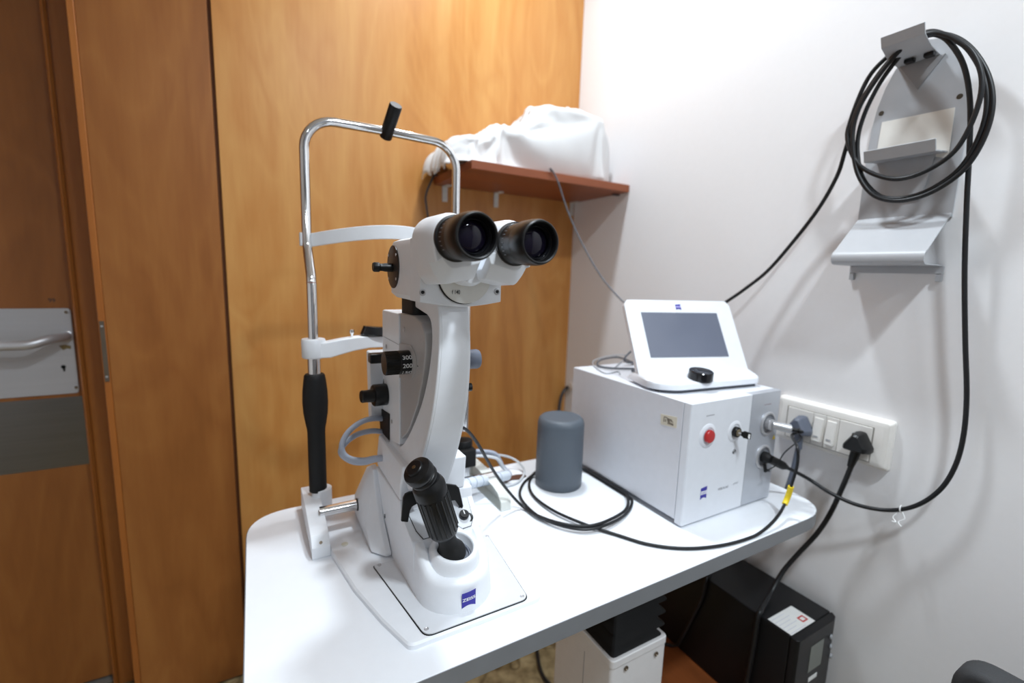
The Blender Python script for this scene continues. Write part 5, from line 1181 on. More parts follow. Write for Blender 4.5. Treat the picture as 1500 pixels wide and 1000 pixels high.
# ---- wheel cover left of the carriage
inn = [(.642, .7505), (.642, .7560), (.690, .7930), (.716, .8370), (.724, .8570), (.738, .8600), (.770, .8440), (.806, .8040), (.812, .7505)]
out = [(.664, .7505), (.667, .7545), (.708, .7760), (.732, .7930), (.744, .7985), (.758, .8000), (.776, .7970), (.795, .7850), (.800, .7505)]
for side, nm in ((-1, 'wheel_cover'), (1, 'wheel_cover')):
    xa, xb = (.166, .1405) if side < 0 else (.280, .3055)
    bm = BM()
    loft(bm, [[(xa, a, b) for a, b in inn], [(xa + side * .008, a, b) for a, b in inn], [(xb, a, b) for a, b in out]])
    wc = obj(nm, bm, WHITE, sl, bevel=.0035, seg=3)
    if side < 0:
        bm = BM()
        lathe(bm, [(.0016, 0), (.0016, .0008)], (.1400, .757, .7945), (-1, 0, 0), 12)
        obj('cover_screw', bm, STEELB, wc)

# ---- carriage: horseshoe body, joystick cup, stepped rear
def horseshoe(r, z, x0, x1, yb, yc_=.535, flare=0, rise=0.0):
    """outline of the carriage at one height; rise lifts it towards the control deck"""
    cxm = (x0 + x1) / 2
    side = [yb, .640, .580, .5585, .5500, .5430]
    o = [(x0 - flare * (y - yc_) / (yb - yc_), y) for y in side]
    n = 22
    for i in range(n + 1):
        a = PI + PI * i / n
        o.append((cxm + (x1 - x0) / 2 * math.cos(a), yc_ + r * math.sin(a)))
    o += [(x1 + flare * (y - yc_) / (yb - yc_), y) for y in side[::-1]]

    def up(y):
        t = max(0, min(1, (y - .506) / .052))
        return rise * t * t * (3 - 2 * t)
    return [(x, y, z + up(y)) for x, y in o]


bm = BM()
zb = TZ + .0098
loft(bm, [horseshoe(.0515, zb, .1715, .2745, .735, flare=.009), horseshoe(.0512, zb + .002, .1717, .2743, .735, flare=.009),
          horseshoe(.0475, .7780, .1742, .2718, .735, flare=.008, rise=.0270), horseshoe(.0466, .7830, .1750, .2710, .735, flare=.008, rise=.0285), horseshoe(.0446, .7868, .1768, .2692, .735, flare=.008, rise=.0290),
          horseshoe(.0410, .7885, .1800, .2660, .735, flare=.006, rise=.0290), horseshoe(.0340, .7892, .1860, .2600, .735, flare=.003, rise=.0280), horseshoe(.0200, .7800, .2000, .2460, .735, flare=0, rise=.0100)])
car = obj('carriage', bm, WHITE, sl, angle=50)
JX, JY = .2230, .5330
bm = BM()
CUPD = Vector((0, -.22, .9755)).normalized()          # the cup leans towards the operator
CUPO = Vector((JX, JY, .8120))
lathe(bm, [(.0440, -.0330), (.0405, -.0240), (.0370, -.0170), (.0345, -.0090), (.0328, -.0030), (.0314, .0006), (.0296, .0024), (.0274, .0026), (.0256, .0016), (.0246, -.0010), (.0242, -.0150), (.0225, -.0165), (0, -.0165)],
      CUPO, CUPD, 56)
obj('joystick_cup', bm, WHITE, car, angle=50)
bm = BM()
lathe(bm, [(.0240, -.0162), (.0240, -.0128), (.0214, -.0128), (.0214, -.0162)], CUPO, CUPD, 40)
obj('cup_seal', bm, mat('seal_grey', srgb(126, 130, 142), .4), car)
# rear body with the sloped control deck
bprof = rpoly([(.5510, .765), (.5530, .8080), (.5575, .8185), (.598, .8430), (.6005, .8580), (.735, .8585), (.745, .760)], [0, .008, .006, .002, .003, .006, 0], 4)
bm = BM()


def xs_at(y):
    t = max(0, min(1, (y - .545) / .09))
    return .1725 - .0085 * t, .2730 + .0085 * t


loft(bm, [[(xs_at(a)[0], a, b) for a, b in bprof], [(xs_at(a)[1], a, b) for a, b in bprof]])
rear = obj('carriage_rear', bm, WHITE, sl, bevel=.003, seg=3)
S0, S1 = Vector((0, .5565, .8188)), Vector((0, .5975, .8427))
SD = (S1 - S0).normalized()
SN = Vector((1, 0, 0)).cross(SD)


def deck(x, t, lift=.0):
    return Vector((x, 0, 0)) + S0 + SD * t + SN * lift


LS = (S1 - S0).length
dk = [(.1765, LS * .98), (.1815, LS * .30), (.1875, LS * .02), (.2010, LS * .02), (.2050, LS * .14), (.2400, LS * .14), (.2450, LS * .02), (.2580, LS * .04), (.2650, LS * .28), (.2690, LS * .98)]
for nm, g, hh, mm in (('deck_gasket', .0009, .0004, BLACK), ('control_deck', 0, .0010, mat('deck_grey', srgb(206, 209, 214), .4))):
    bm = BM()
    pts2 = offset(dk, g) if g else dk
    loft(bm, [[deck(x, t, -.002) for x, t in pts2], [deck(x, t, hh) for x, t in pts2]])
    cdk = obj(nm, bm, mm, rear)
# black guards rising at both back corners of the deck
for pl, yq in ((((588, 764), (591, 730), (594, 724), (600, 721), (613, 719), (613, 737), (604, 742), (601, 748), (598, 765)), .583), (((655, 709), (669, 711), (673, 715), (679, 741), (677, 746), (671, 739), (667, 733), (655, 734)), .583)):
    g2 = [at(*q, y=yq) for q in pl]
    bm = BM()
    prism(bm, [(p.x, p.z) for p in g2], 'y', yq, yq + .0045)
    obj('guard', bm, BLACK, rear, bevel=.001)
bm = BM()
lathe(bm, [(.0072, 0), (.0072, .006), (.0062, .0072), (0, .0072)], deck(.2530, .019, 0), SN, 24)
kn = obj('deck_knob', bm, BLACK, rear)
bm = BM()
flat(bm, deck(.2530, .021, .0073), (1, 0, 0), SD, rect(.0012, .006), .0003)
obj('knob_mark', bm, INKW, kn)
bm = BM()
arc = [deck(.2555 + .0090 * math.cos(a), .0155 + .0080 * math.sin(a), .0012) for a in [R(-65 + 110 * i / 10) for i in range(11)]]
tube(bm, arc, [.0008 + .0012 * math.sin(PI * i / 10) for i in range(11)], 8)
obj('deck_scale', bm, BLACK, rear)
bm = BM()
arc = [deck(.2485 + .0085 * math.cos(a), .0400 + .0070 * math.sin(a), .0012) for a in [R(-80 + 110 * i / 10) for i in range(11)]]
tube(bm, arc, [.0006 + .0009 * math.sin(PI * i / 10) for i in range(11)], 8)
obj('deck_scale', bm, BLACK, rear)
bm = BM()
box(bm, .1632, .1645, .672, .674, .797, .803)
obj('side_slot', bm, DGREY, rear)

# emblem bent round the nose
NZX, NZY, NR = XC + .0005, .535, .0500


def nose(u, v, lift=.0006):
    """u along the horseshoe, v up"""
    a = -PI / 2 + u / NR
    z = .7665 + v
    sh_ = 1 - (z - zb) * .13
    return Vector((NZX + (NR + .0002 + lift) * sh_ * math.cos(a) * 1.0, NZY + (NR + .0002 + lift) * sh_ * math.sin(a), z))


ux = .0006
w_, h_ = .0192, .0215
bm = BM()
nu = 8
for i in range(nu):
    for j in range(6):
        def V(ii, jj):
            s, t = ii / nu, jj / 6
            top_ = h_ * (.46 + .08 * s)
            bot = -h_ * (.5 - .15 * math.sin(PI * s))
            return bm.verts.new(nose(ux - w_ / 2 + w_ * s, bot + (top_ - bot) * t))
        bm.faces.new((V(i, j), V(i + 1, j), V(i + 1, j + 1), V(i, j + 1)))
eb = obj('emblem', bm, BLUE, car)
text('emblem_lettering', 'ZEISS', .0066, (0, 0, 0), FX, FZ, INKW, eb, width=.0178, bold=.00012, warp=lambda x, y: nose(ux + x, y * .9 + .0008 + x * .06, .0011))

# ---- joystick
JB = at(661.0, 808, y=JY - .004)
JT = at(621, 690, y=.5135)
jd = (JT - JB).normalized()
JL = (JT - JB).length


def along(prof):
    """joystick sections are given as (radius, share of the whole length)"""
    return [(r, t * JL) for r, t in prof]


bm = BM()
lathe(bm, along([(.0190, -.04), (.0195, .00), (.0188, .03), (.0166, .06), (.0140, .09), (.0122, .14), (.0120, .19), (.0134, .23), (.0160, .255), (.0182, .272)]), JB, jd, 40)
jn = obj('joystick', bm, BLACKM, sl)
bm = BM()
lathe(bm, along([(.0178, .268), (.0190, .285), (.0197, .31), (.0197, .735), (.0192, .745)]), JB, jd, 48)
grip = obj('joystick_grip', bm, BLACK, jn)
bm = BM()
d_, u_, w2 = basis(jd)
for k in range(18):
    a = 2 * PI * k / 18
    rdir = u_ * math.cos(a) + w2 * math.sin(a)
    c0 = JB + jd * JL * .315 + rdir * .0196
    tube(bm, [c0, c0 + jd * JL * .415], .0013, 6)
obj('grip_rib', bm, BLACK, grip)
bm = BM()
lathe(bm, along([(.0192, .745), (.0207, .752), (.0207, .835), (.0196, .862), (.0164, .905), (.0150, .910)]), JB, jd, 48)
obj('joystick_collar', bm, BLACK, jn)
C0 = JB + jd * JL * .90
C1 = at(606, 684, y=.5085)
cdir = (C1 - C0).normalized()
CL = (C1 - C0).length
bm = BM()
lathe(bm, [(r, t * CL) for r, t in ((.0130, -.08), (.0130, .14), (.0172, .16), (.0178, .20), (.0178, .30), (.0170, .34), (.0160, .36), (.0160, .42), (.0180, .44), (.0186, .49), (.0186, .72), (.0176, .80), (.0130, .86), (.0108, .88), (.0104, .97), (.0094, 1.0), (0, 1.005))], C0, cdir, 48)
cap_ = obj('joystick_cap', bm, BLACK, jn)
bm = BM()
lathe(bm, [(.0026, CL * .995), (.0024, CL * 1.02), (0, CL * 1.025)], C0, cdir, 18)
obj('cap_pin', bm, BRASS, cap_)

# ---- pivot block and curved microscope arm
bm = BM()
loft(bm, [[(.1670, .600, .8588), (.2660, .600, .8588), (.2660, .735, .8588), (.1670, .735, .8588)],
          [(.1670, .598, .8800), (.2660, .598, .8800), (.2660, .735, .8800), (.1670, .735, .8800)],
          [(.1690, .590, .9125), (.2640, .590, .9125), (.2640, .731, .9125), (.1690, .731, .9125)]])
pv = obj('pivot_block', bm, WHITE, sl, bevel=.003, seg=3)
outer = [(.508, 1.1440), (.5015, 1.1150), (.4990, 1.0850), (.5020, 1.0500), (.5110, 1.0100), (.5270, .9700), (.5450, .9350), (.5640, .9030), (.5760, .8860), (.5900, .8760)]
inner = [(.640, 1.1440), (.620, 1.1345), (.5640, 1.1280), (.5400, 1.1240), (.5290, 1.1140), (.5240, 1.0960), (.5270, 1.0700), (.5360, 1.0420), (.5540, 1.0080), (.5870, .9670), (.6180, .9370), (.6400, .9230), (.7200, .9160), (.7260, .8900), (.6000, .8780)]
outer = [tuple(v) for v in spline([(a, b, 0) for a, b in outer], 3)]
mid = [tuple(v) for v in spline([(a, b, 0) for a, b in inner[1:12]], 3)]
aprof = [(a[0], a[1]) for a in outer] + [(inner[14][0], inner[14][1]), (inner[13]), (inner[12])] + [(a[0], a[1]) for a in mid[::-1]] + [inner[0]]


def arm_x(y, z):
    t = max(0, min(1, (z - .88) / .24))
    return .1765 + (.1868 - .1765) * t, .2300 + (.2258 - .2300) * t


bm = BM()
loft(bm, [[(arm_x(a, b)[0], a, b) for a, b in aprof], [(arm_x(a, b)[1], a, b) for a, b in aprof]])
arm = obj('microscope_arm', bm, WHITE, sl, bevel=.0022, seg=3, angle=30)
# front cover with its fine joint line
bm = BM()
fo = [(a[0] - .0006, a[1]) for a in outer[1:-3]]
fi = [(a[0] + .006, a[1] + .001) for a in outer[1:-3]][::-1]
loft(bm, [[(arm_x(a, b)[0] + .0028, a, b) for a, b in fo + fi], [(arm_x(a, b)[1] - .0028, a, b) for a, b in fo + fi]])
obj('arm_front_cover', bm, WHITE, arm, bevel=.0012)

# ---- illumination tower
tpf = rpoly([(.639, 1.1190), (.733, 1.1170), (.735, .9560), (.696, .9140), (.639, .9260)], [.003, .006, .006, .004, .002], 4)
bm = BM()
prism(bm, tpf, 'x', .1775, .2300)
tw = obj('illumination_tower', bm, WHITE, sl, bevel=.003, seg=3)
bm = BM()
box(bm, .1772, .1780, .640, .734, 1.0745, 1.0752)
obj('tower_joint', bm, INKG, tw)
gpf = [(.6385, 1.1200), (.575, 1.1215), (.545, 1.1160), (.5335, 1.1060), (.530, 1.0920), (.5330, 1.0700), (.5420, 1.0430), (.5600, 1.0090), (.5930, .9680), (.6100, .9520), (.6385, .9345)]
bm = BM()
prism(bm, gpf, 'x', .1795, .2220)
gp = obj('grey_side_panel', bm, GREYP, tw, bevel=.002)
gp['label'] = 'warm grey side panel'
# chamfer strip at the panel's foot
for q, xx in (((592, 482), .1792), ((566, 507), .1772), ((574, 617), .1772)):
    p = at(*q, x=xx)
    bm = BM()
    lathe(bm, [(.0032, 0), (.0032, .0006), (.0026, .0010), (.0015, .0010), (.0012, .0002)], p, (-1, 0, 0), 18)
    obj('tower_screw', bm, STEELB, tw)
# slot plate and the 300 / 200 dial
dc = at(600, 530, x=.1790)
bm = BM()
sl_pts = rpoly([(v.y, v.z) for v in [at(*q, x=.1790) for q in ((585, 502), (602, 505), (610, 522), (610, 541), (602, 557), (585, 553))]], [.001, .010, .012, .012, .010, .001], 5)
prism(bm, sl_pts, 'x', .1782, .1797)
obj('slot_plate', bm, GREYP, gp, bevel=.0008)
bm = BM()
da = Vector((.1795, dc.y + .001, dc.z))
lathe(bm, [(.0160, 0), (.0160, .0150), (.0153, .0158), (.0153, .0330), (.0147, .0345), (0, .0345)], da, (-1, 0, 0), 48)
dl = obj('slit_dial', bm, BLACK, gp)
bm = BM()
for k in range(40):
    a = 2 * PI * k / 40
    rdir = Vector((0, math.cos(a), math.sin(a))) * .0153
    tube(bm, [da + rdir + Vector((-.0165, 0, 0)), da + rdir + Vector((-.0335, 0, 0))], .00055, 5)
obj('dial_rib', bm, BLACK, dl)


def dial_warp(a0):
    def f(x, y):
        a = a0 + y / .016
        # seen from the operator's side the numbers run along the axis
        return da + Vector((-.0075 + x, -math.cos(a) * .0162, math.sin(a) * .0162))
    return f


for s, a0 in (('300', R(32)), ('200', R(-8)), ('150', R(-48))):
    text('dial_number', s, .0080, (0, 0, 0), FX, FZ, INKW, dl, width=.0125, bold=.00008, warp=dial_warp(a0))
bm = BM()
p = at(612, 536, x=.1792)
lathe(bm, [(.0011, 0), (.0011, .0004)], p, (-1, 0, 0), 12)
obj('dial_index', bm, BLACK, gp)
# lower knob with stem, lever behind, black cover plate
kc = at(566, 577, x=.1775)
bm = BM()
lathe(bm, [(.0165, 0), (.0172, .001), (.0172, .0195), (.0162, .0212), (.0105, .0215), (.0102, .0225), (.0095, .034), (.0098, .0385), (.0088, .0400), (0, .0400)], kc, (-1, -.10, .02), 40)
obj('centring_knob', bm, BLACK, tw)
lc_ = at(568, 523, x=.1775)
bm = BM()
box(bm, .150, .1775, lc_.y - .004, lc_.y + .014, lc_.z - .0085, lc_.z + .0065)
obj('filter_lever', bm, BLACK, tw, bevel=.0025)
q = [at(*s, x=.1772) for s in ((571, 645), (558, 630), (556, 596), (571, 606))]
bm = BM()
prism(bm, [(v.y, v.z) for v in q], 'x', .1758, .1776)
obj('black_cover', bm, BLACKM, tw, bevel=.0006)
p = at(562, 559, x=.1772)
bm = BM()
flat(bm, p, (0, -1, 0), (0, 0, 1), [(-.004, -.004), (.004, -.004), (0, .005)], .0004)
obj('arrow_mark', bm, BLACK, tw)
q0, q1 = at(541, 516, y=.74), at(562, 575, y=.74)
bm = BM()
prism(bm, rpoly([(q0.x + .002, q1.z - .045), (.24, q1.z - .045), (.24, q0.z), (q0.x, q0.z)], .003, 3), 'y', .738, .762)
obj('rear_cover', bm, WHITE, tw, bevel=.002)
bm = BM()
p = at(689, 526, x=.256)
lathe(bm, [(.0090, -.002), (.0090, .016), (.0130, .0165), (.0135, .036), (.0125, .0385), (0, .0385)], Vector((.2290, p.y, p.z)), (1, 0, 0), 40)
obj('brake_knob', bm, BLUEG, tw)
p = at(686, 567, x=.246)
bm = BM()
lathe(bm, [(.0055, -.002), (.0055, .021), (0, .021)], Vector((.2290, p.y, p.z)), (1, 0, 0), 20)
obj('lock_knob', bm, BLACK, tw)
bm = BM()
prism(bm, rpoly([(.184, .588), (.244, .588), (.244, .655), (.184, .655)], .012, 5), 'z', 1.116, 1.150)
obj('prism_neck', bm, BLACKM, tw)

# ---- microscope head
hx0, hx1 = .1610, .2635
bm = BM()


def hring(z, g, y0_, y1_, r):
    return [(x, y, z) for x, y in rpoly([(hx0 + g, y0_ + g * .5), (hx1 - g, y0_ + g * .5), (hx1 - g, y1_ - g), (hx0 + g, y1_ - g)], r, 5)]


loft(bm, [hring(1.1440, .006, .5300, .6330, [.001, .001, .022, .022]), hring(1.1500, 0, .5300, .6330, [.001, .001, .024, .024]), hring(1.2080, 0, .5300, .6330, [.001, .001, .024, .024]),
          hring(1.2160, .003, .5300, .6330, [.001, .001, .022, .022]), hring(1.2190, .010, .5300, .6330, [.001, .001, .02, .02])])
hd = obj('head_rear', bm, WHITE, sl, angle=40)
bm = BM()
# front half: under edge bowed downwards, front edge softly rounded
npt = 17
low = [(hx0 + (hx1 - hx0) * i / (npt - 1), 1.1450 - .0055 * math.sin(PI * i / (npt - 1))) for i in range(npt)]
fp = [(hx0, 1.2160)] + low + [(hx1, 1.2160), (hx1 - .004, 1.2190), (hx0 + .004, 1.2190)]
loft(bm, [[(x, .5293, z) for x, z in fp], [(x, .4975, z) for x, z in fp], [(x * .985 + .2122 * .015, .4948, z * .985 + 1.18 * .015) for x, z in fp]])
hf = obj('head_front', bm, WHITE, sl, angle=30)
for q in ((619, 428), (728, 427)):
    p = at(*q, y=.4947)
    bm = BM()
    lathe(bm, [(.0040, 0), (.0040, .0008), (.0032, .0012), (.0026, .0012), (.0022, .0003)], p, (0, -1, 0), 22)
    s_ = obj('head_screw', bm, STEELB, hf)
    bm = BM()
    lathe(bm, [(.0021, .0003), (.0021, .0006)], p, (0, -1, 0), 6)
    obj('hex_recess', bm, BLACK, s_)
fcx, fcz, fr_ = .2150, 1.1760, .0325
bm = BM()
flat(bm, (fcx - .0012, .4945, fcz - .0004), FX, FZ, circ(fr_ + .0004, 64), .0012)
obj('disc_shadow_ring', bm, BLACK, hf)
bm = BM()
flat(bm, (fcx, .4940, fcz), FX, FZ, circ(fr_, 64), .0030)
fd = obj('focal_disc', bm, mat('disc_ivory', srgb(224, 223, 218), .35), hf, bevel=.0005)
p = at(668, 428, y=.4908)
text('disc_lettering', 'f 140', .0068, p, FX, FZ, INKD, fd, width=.0098, bold=.00008, lift=.0003)
bm = BM()
pc_ = at(690, 407, y=.4908)
arc = [pc_ + Vector((.0078 * math.cos(a), -.0003, .0072 * math.sin(a))) for a in [R(195 + 150 * i / 14) for i in range(15)]]
tube(bm, arc, .00035, 6)
obj('pupil_scale', bm, INKD, fd)
# magnification changer on the left side
p = Vector((hx0, .6020, 1.1835))
bm = BM()
lathe(bm, [(.0275, -.002), (.0275, .0012), (.0262, .0018), (0, .0018)], p, (-1, 0, 0), 48)
md = obj('changer_disc', bm, mat('brown_black_disc', (.022, .018, .016, 1), .4), hd)
bm = BM()
lathe(bm, [(.0058, 0), (.0055, .010), (.0048, .013), (.0048, .016), (.0062, .0175), (.0062, .0235), (.0052, .0250), (0, .0250)], p + Vector((-.0015, 0, -.001)), (-1, 0, 0), 24)
obj('changer_lever', bm, BLACK, md)
for a in (40, 140, 220, 320):
    bm = BM()
    c_ = p + Vector((-.0018, .0235 * math.cos(R(a)), .0235 * math.sin(R(a))))
    lathe(bm, [(.0018, 0), (.0018, .0006)], c_, (-1, 0, 0), 12)
    obj('disc_screw', bm, STEELB, md)

# ---- binocular tube: two lobes swinging about the disc, eyepieces
EYE = [(.1790, 1.2125), (.2470, 1.2110)]
for sgn, (ex, ez) in zip((-1, 1), EYE):
    def lobe(rt, rb, y, bz, bx, tail, n=20):
        """closed outline: round over the eyepiece, straight flank, chamfered foot towards the pivot"""
        o = []
        for i in range(n + 1):
            a = R(-18) + (PI + R(18)) * i / n
            o.append((ex - sgn * -1 * rt * math.cos(a) * 1.0, y, ez + rt * math.sin(a)))
        return o

    def outline(rt, y, low_, footx, inner_x, k=0.0):
        o = []
        # from inner side over the top to the outer flank, then down, along the foot, back up
        for i in range(17):
            a = PI * i / 16
            o.append((ex - sgn * rt * math.cos(a), y, ez + rt * math.sin(a)))
        xo = ex + sgn * rt
        o.append((xo - sgn * .0005, y, ez - .012))
        o.append((xo - sgn * .0030, y, ez - .024))
        o.append((xo - sgn * (.0030 + footx * .35), y, low_ + .010))
        o.append((xo - sgn * (.0030 + footx * .75), y, low_ + .0025))
        o.append((xo - sgn * (.0030 + footx), y, low_))
        o.append((xo - sgn * (.0090 + footx), y, low_))
        o.append((inner_x - sgn * -.004, y, low_ + .006))
        o.append((inner_x, y, low_ + .016))
        o.append((ex - sgn * rt, y, ez - .010))
        return o
    ix = XC - .0100 - sgn * -.0025
    rings = [outline(.0266, .4960, 1.1650, .013, ix), outline(.0266, .4870, 1.1650, .013, ix), outline(.0264, .4500, 1.1672, .015, ix), outline(.0236, .4375, 1.1815, .017, ix), outline(.0222, .4360, 1.1835, .015, ix)]
    bm = BM()
    loft(bm, rings)
    lb = obj('tube_housing', bm, WHITE, sl, angle=26, bevel=.0016, seg=3)
    o0 = Vector((ex, .4365, ez))
    bm = BM()
    lathe(bm, [(.0225, -.004), (.0232, 0), (.0232, .003), (.0214, .0036), (.0206, .0050), (.0206, .0150), (.0213, .0158), (.0213, .0250)], o0, (0, -1, 0), 56)
    epc = obj('eyepiece', bm, mat('eyepiece_black', (.009, .008, .008, 1), .34), sl)
    bm = BM()
    lathe(bm, [(.0215, .0245), (.0226, .0262), (.0228, .0420), (.0224, .0480), (.0214, .0512), (.0202, .0520), (.0190, .0514), (.0183, .0500), (.0180, .0470), (.0178, .0440), (.0166, .0428)], o0, (0, -1, 0), 56, cap=False)
    obj('eyecup', bm, BLACK, epc)
    bm = BM()
    lathe(bm, [(.0172, .0425), (.0166, .0444), (.0156, .0448), (.0150, .0436), (.0148, .0410)], o0, (0, -1, 0), 48, cap=False)
    obj('lens_ring', bm, BLACKG, epc)
    bm = BM()
    lathe(bm, [(.0152, .0398), (.0138, .0404), (.0122, .0411), (.0104, .0417), (.0084, .0422), (.0062, .0426), (.0040, .0429), (.0020, .0430), (0, .0431)], o0, (0, -1, 0), 48)
    obj('lens', bm, LENS, epc, angle=180)
    bm = BM()
    for k in range(9):
        a = R(120 + 12 * k)
        c_ = o0 + Vector((.0207 * math.cos(a), -.0105, .0207 * math.sin(a)))
        box(bm, c_.x - .0003, c_.x + .0003, c_.y - .002, c_.y + .002, c_.z - .0003, c_.z + .0003)
    obj('diopter_scale', bm, INKG, epc)
# knuckle between the two lobes
bm = BM()
lathe(bm, [(.0240, 0), (.0240, .018), (.0200, .026), (.010, .030)], (XC - .0095, .4955, 1.1880), (0, -1, 0), 40)
obj('tube_pivot', bm, WHITE, sl)

# ---- chin rest frame
TX0, TX1, YL, YU = .0855, .3645, .830, .885
fpath = [(TX0, YL, .985), (TX0, YL, 1.150), (TX0 + .0002, YL + .004, 1.165), (TX0 + .0004, YU - .010, 1.205), (TX0 + .0006, YU, 1.222), (TX0 + .0008, YU, 1.375)]
for i in range(9):
    a = PI - PI / 2 * i / 8
    fpath.append((TX0 + .0008 + .050 + .050 * math.cos(a), YU, 1.378 + .050 * math.sin(a)))
fpath += [(.22, YU, 1.4282)]
for i in range(9):
    a = PI / 2 - PI / 2 * i / 8
    fpath.append((TX1 - .0022 - .050 + .050 * math.cos(a), YU, 1.376 + .050 * math.sin(a)))
fpath += [(TX1 - .002, YU, 1.222), (TX1 - .002, YU - .010, 1.205), (TX1 - .001, YL + .004, 1.165), (TX1, YL, 1.150), (TX1, YL, .86)]
bm = BM()
tube(bm, fpath, .0080, 24)
fr = obj('chin_rest_frame', bm, CHROME, sl, angle=60)
bm = BM()
cyl(bm, (TX0, YL, .98), (TX0, YL, 1.06), .0103, n=28)
obj('frame_sleeve', bm, CHROME, fr)
bm = BM()
cyl(bm, (TX0 - .0004, YL, 1.1545), (TX0 - .0004, YL, 1.1552), .0083, n=24)
obj('eye_level_mark', bm, mat('red_brown_ink', srgb(150, 84, 66), .5), fr)
# patient handle on the left post
bm = BM()
lathe(bm, [(.0145, .790), (.0145, .896), (.0150, .904), (.0172, .916), (.0196, .932), (.0206, .950), (.0200, .970), (.0178, .990), (.0166, .9975), (.0150, 1.000), (.0108, 1.000)], (TX0, YL, 0), (0, 0, 1), 40)
obj('patient_grip', bm, BLACKM, sl, angle=50)
bm = BM()
lathe(bm, [(.0165, .745), (.0165, .7925), (.0150, .7935)], (TX0 + .006, YL, 0), (0, 0, 1), 36)
obj('post_socket', bm, WHITE, sl)
bm = BM()
lathe(bm, [(.0170, .745), (.0165, .7900), (.0150, .7910)], (TX1 - .004, YL - .002, 0), (0, 0, 1), 36)
obj('post_socket', bm, WHITE, sl)
bm = BM()
prism(bm, rpoly([(TX1 - .024, YL - .030), (TX1 + .016, YL - .030), (TX1 + .016, YL + .016), (TX1 - .024, YL + .016)], .006, 4), 'z', .791, .826)
lathe(bm, [(.0175, .826), (.0175, .838), (.0165, .840)], (TX1, YL, 0), (0, 0, 1), 32)
clampk = obj('cable_clamp', bm, BLACKM, sl, bevel=.001)
# brow band
bn = []
NB = 25
for i in range(NB):
    t = i / (NB - 1)
    s = math.sin(PI * t)
    bn.append(Vector((TX0 + .009 + (TX1 - TX0 - .020) * t, YU - .002 - .085 * s ** .9, 1.2265 + .0165 * s)))
bm = BM()
rings = []
for i, p in enumerate(bn):
    tdir = (bn[min(i + 1, NB - 1)] - bn[max(i - 1, 0)])
    nrm = Vector((-tdir.y, tdir.x, 0)).normalized() * .0022
    hz = .0115
    rings.append([p + nrm + Vector((0, 0, hz)), p + nrm * 1.2, p + nrm - Vector((0, 0, hz)), p - nrm - Vector((0, 0, hz)), p - nrm * 1.2, p - nrm + Vector((0, 0, hz))])
loft(bm, rings)
bb = obj('brow_band', bm, WHITE, sl, bevel=.001, angle=50)
for tx in (TX0, TX1 - .002):
    bm = BM()
    prism(bm, rpoly([(tx - .011, YU - .002), (tx + .011, YU - .002), (tx + .011, YU + .013), (tx - .011, YU + .013)], .005, 4), 'z', 1.2155, 1.2385)
    obj('band_clip', bm, WHITE, bb, bevel=.001)
# fixation handle on the top bar
ha, hb_ = Vector((.2243, .8895, 1.4185)), Vector((.2325, .8465, 1.4640))
bm = BM()
lathe(bm, [(.0105, 0), (.0113, .0015), (.0113, (hb_ - ha).length - .002), (.0103, (hb_ - ha).length), (0, (hb_ - ha).length)], ha, hb_ - ha, 36)
obj('top_knob', bm, BLACK, fr)
# chin rest: collar, bracket arm, black cup
bm = BM()
lathe(bm, [(.0175, 1.0285), (.0188, 1.0300), (.0190, 1.0580), (.0180, 1.0605), (.0120, 1.0605)], (TX0, YL, 0), (0, 0, 1), 40)
cc = obj('chin_rest_collar', bm, WHITE, sl, angle=50)
cpf = [(TX0 + .006, 1.0290), (.110, 1.0290), (.125, 1.0330), (.150, 1.0390), (.175, 1.0425), (.300, 1.0430), (.300, 1.0630), (.175, 1.0630), (.155, 1.0630), (.130, 1.0600), (.112, 1.0570), (.103, 1.0555), (TX0 + .006, 1.0555)]
bm = BM()
prism(bm, cpf, 'y', YL - .0165, YL + .0060)
obj('chin_rest_arm', bm, WHITE, cc, bevel=.0022, seg=3)
bm = BM()
NCH = 18
rings = []
for k, (z, g) in enumerate(((1.0632, 0), (1.0665, -.002), (1.0790, .004), (1.0775, .010), (1.0690, .016))):
    r_ = []
    for i in range(28):
        a = 2 * PI * i / 28
        zz = z
        if k >= 2:
            zz += .006 * abs(math.cos(a)) ** 2 - .004
        r_.append((.2230 + (.060 - g) * math.cos(a), YL - .004 + (.026 - g) * math.sin(a), zz))
    rings.append(r_)
loft(bm, rings)
obj('chin_cup', bm, BLACKG, cc)
bm = BM()
lathe(bm, [(.0020, 0), (.0020, .006), (.0034, .0085), (.0042, .0115), (.0036, .0145), (0, .0158)], (.1470, YL - .006, 1.0605), (0, 0, 1), 20)
obj('paper_pin', bm, CHROME, cc)

# ---- hoses on the left, cable bundle on the right
yy = .735
for pth, dy in (([(566, 613), (545, 613), (527, 619), (510, 633), (501, 650), (503, 664), (514, 672), (532, 674), (548, 671), (562, 670)], 0),
                ([(572, 637), (558, 632), (544, 631), (526, 635), (511, 644), (500, 657), (502, 667), (517, 676), (534, 677), (549, 673), (562, 671)], .012)):
    bm = BM()
    n_ = len(pth)
    P3 = []
    for i, q in enumerate(pth):
        t = i / (n_ - 1)
        P3.append(at(*q, y=yy - .035 * t + dy * math.sin(PI * min(1, t * 1.6) if t < .625 else PI)))
    tube(bm, spline(P3, 6), .0044, 14)
    obj('lamp_hose', bm, CORDG, sl)
bm = BM()
pth = []
e0, e1 = at(664, 703, z=.775), at(752, 686, z=.757)
e0 = Vector((.325, .745, .786))
e1 = Vector((.452, .800, .757))
bundle = spline([e0, e0.lerp(e1, .3) + Vector((0, -.004, .003)), e0.lerp(e1, .65) + Vector((0, -.002, .001)), e1], 10)
tube(bm, bundle, .0105, 16)
bd = obj('cable_bundle', bm, mat('wrap_white', srgb(214, 222, 232), .4), sl)
bm = BM()
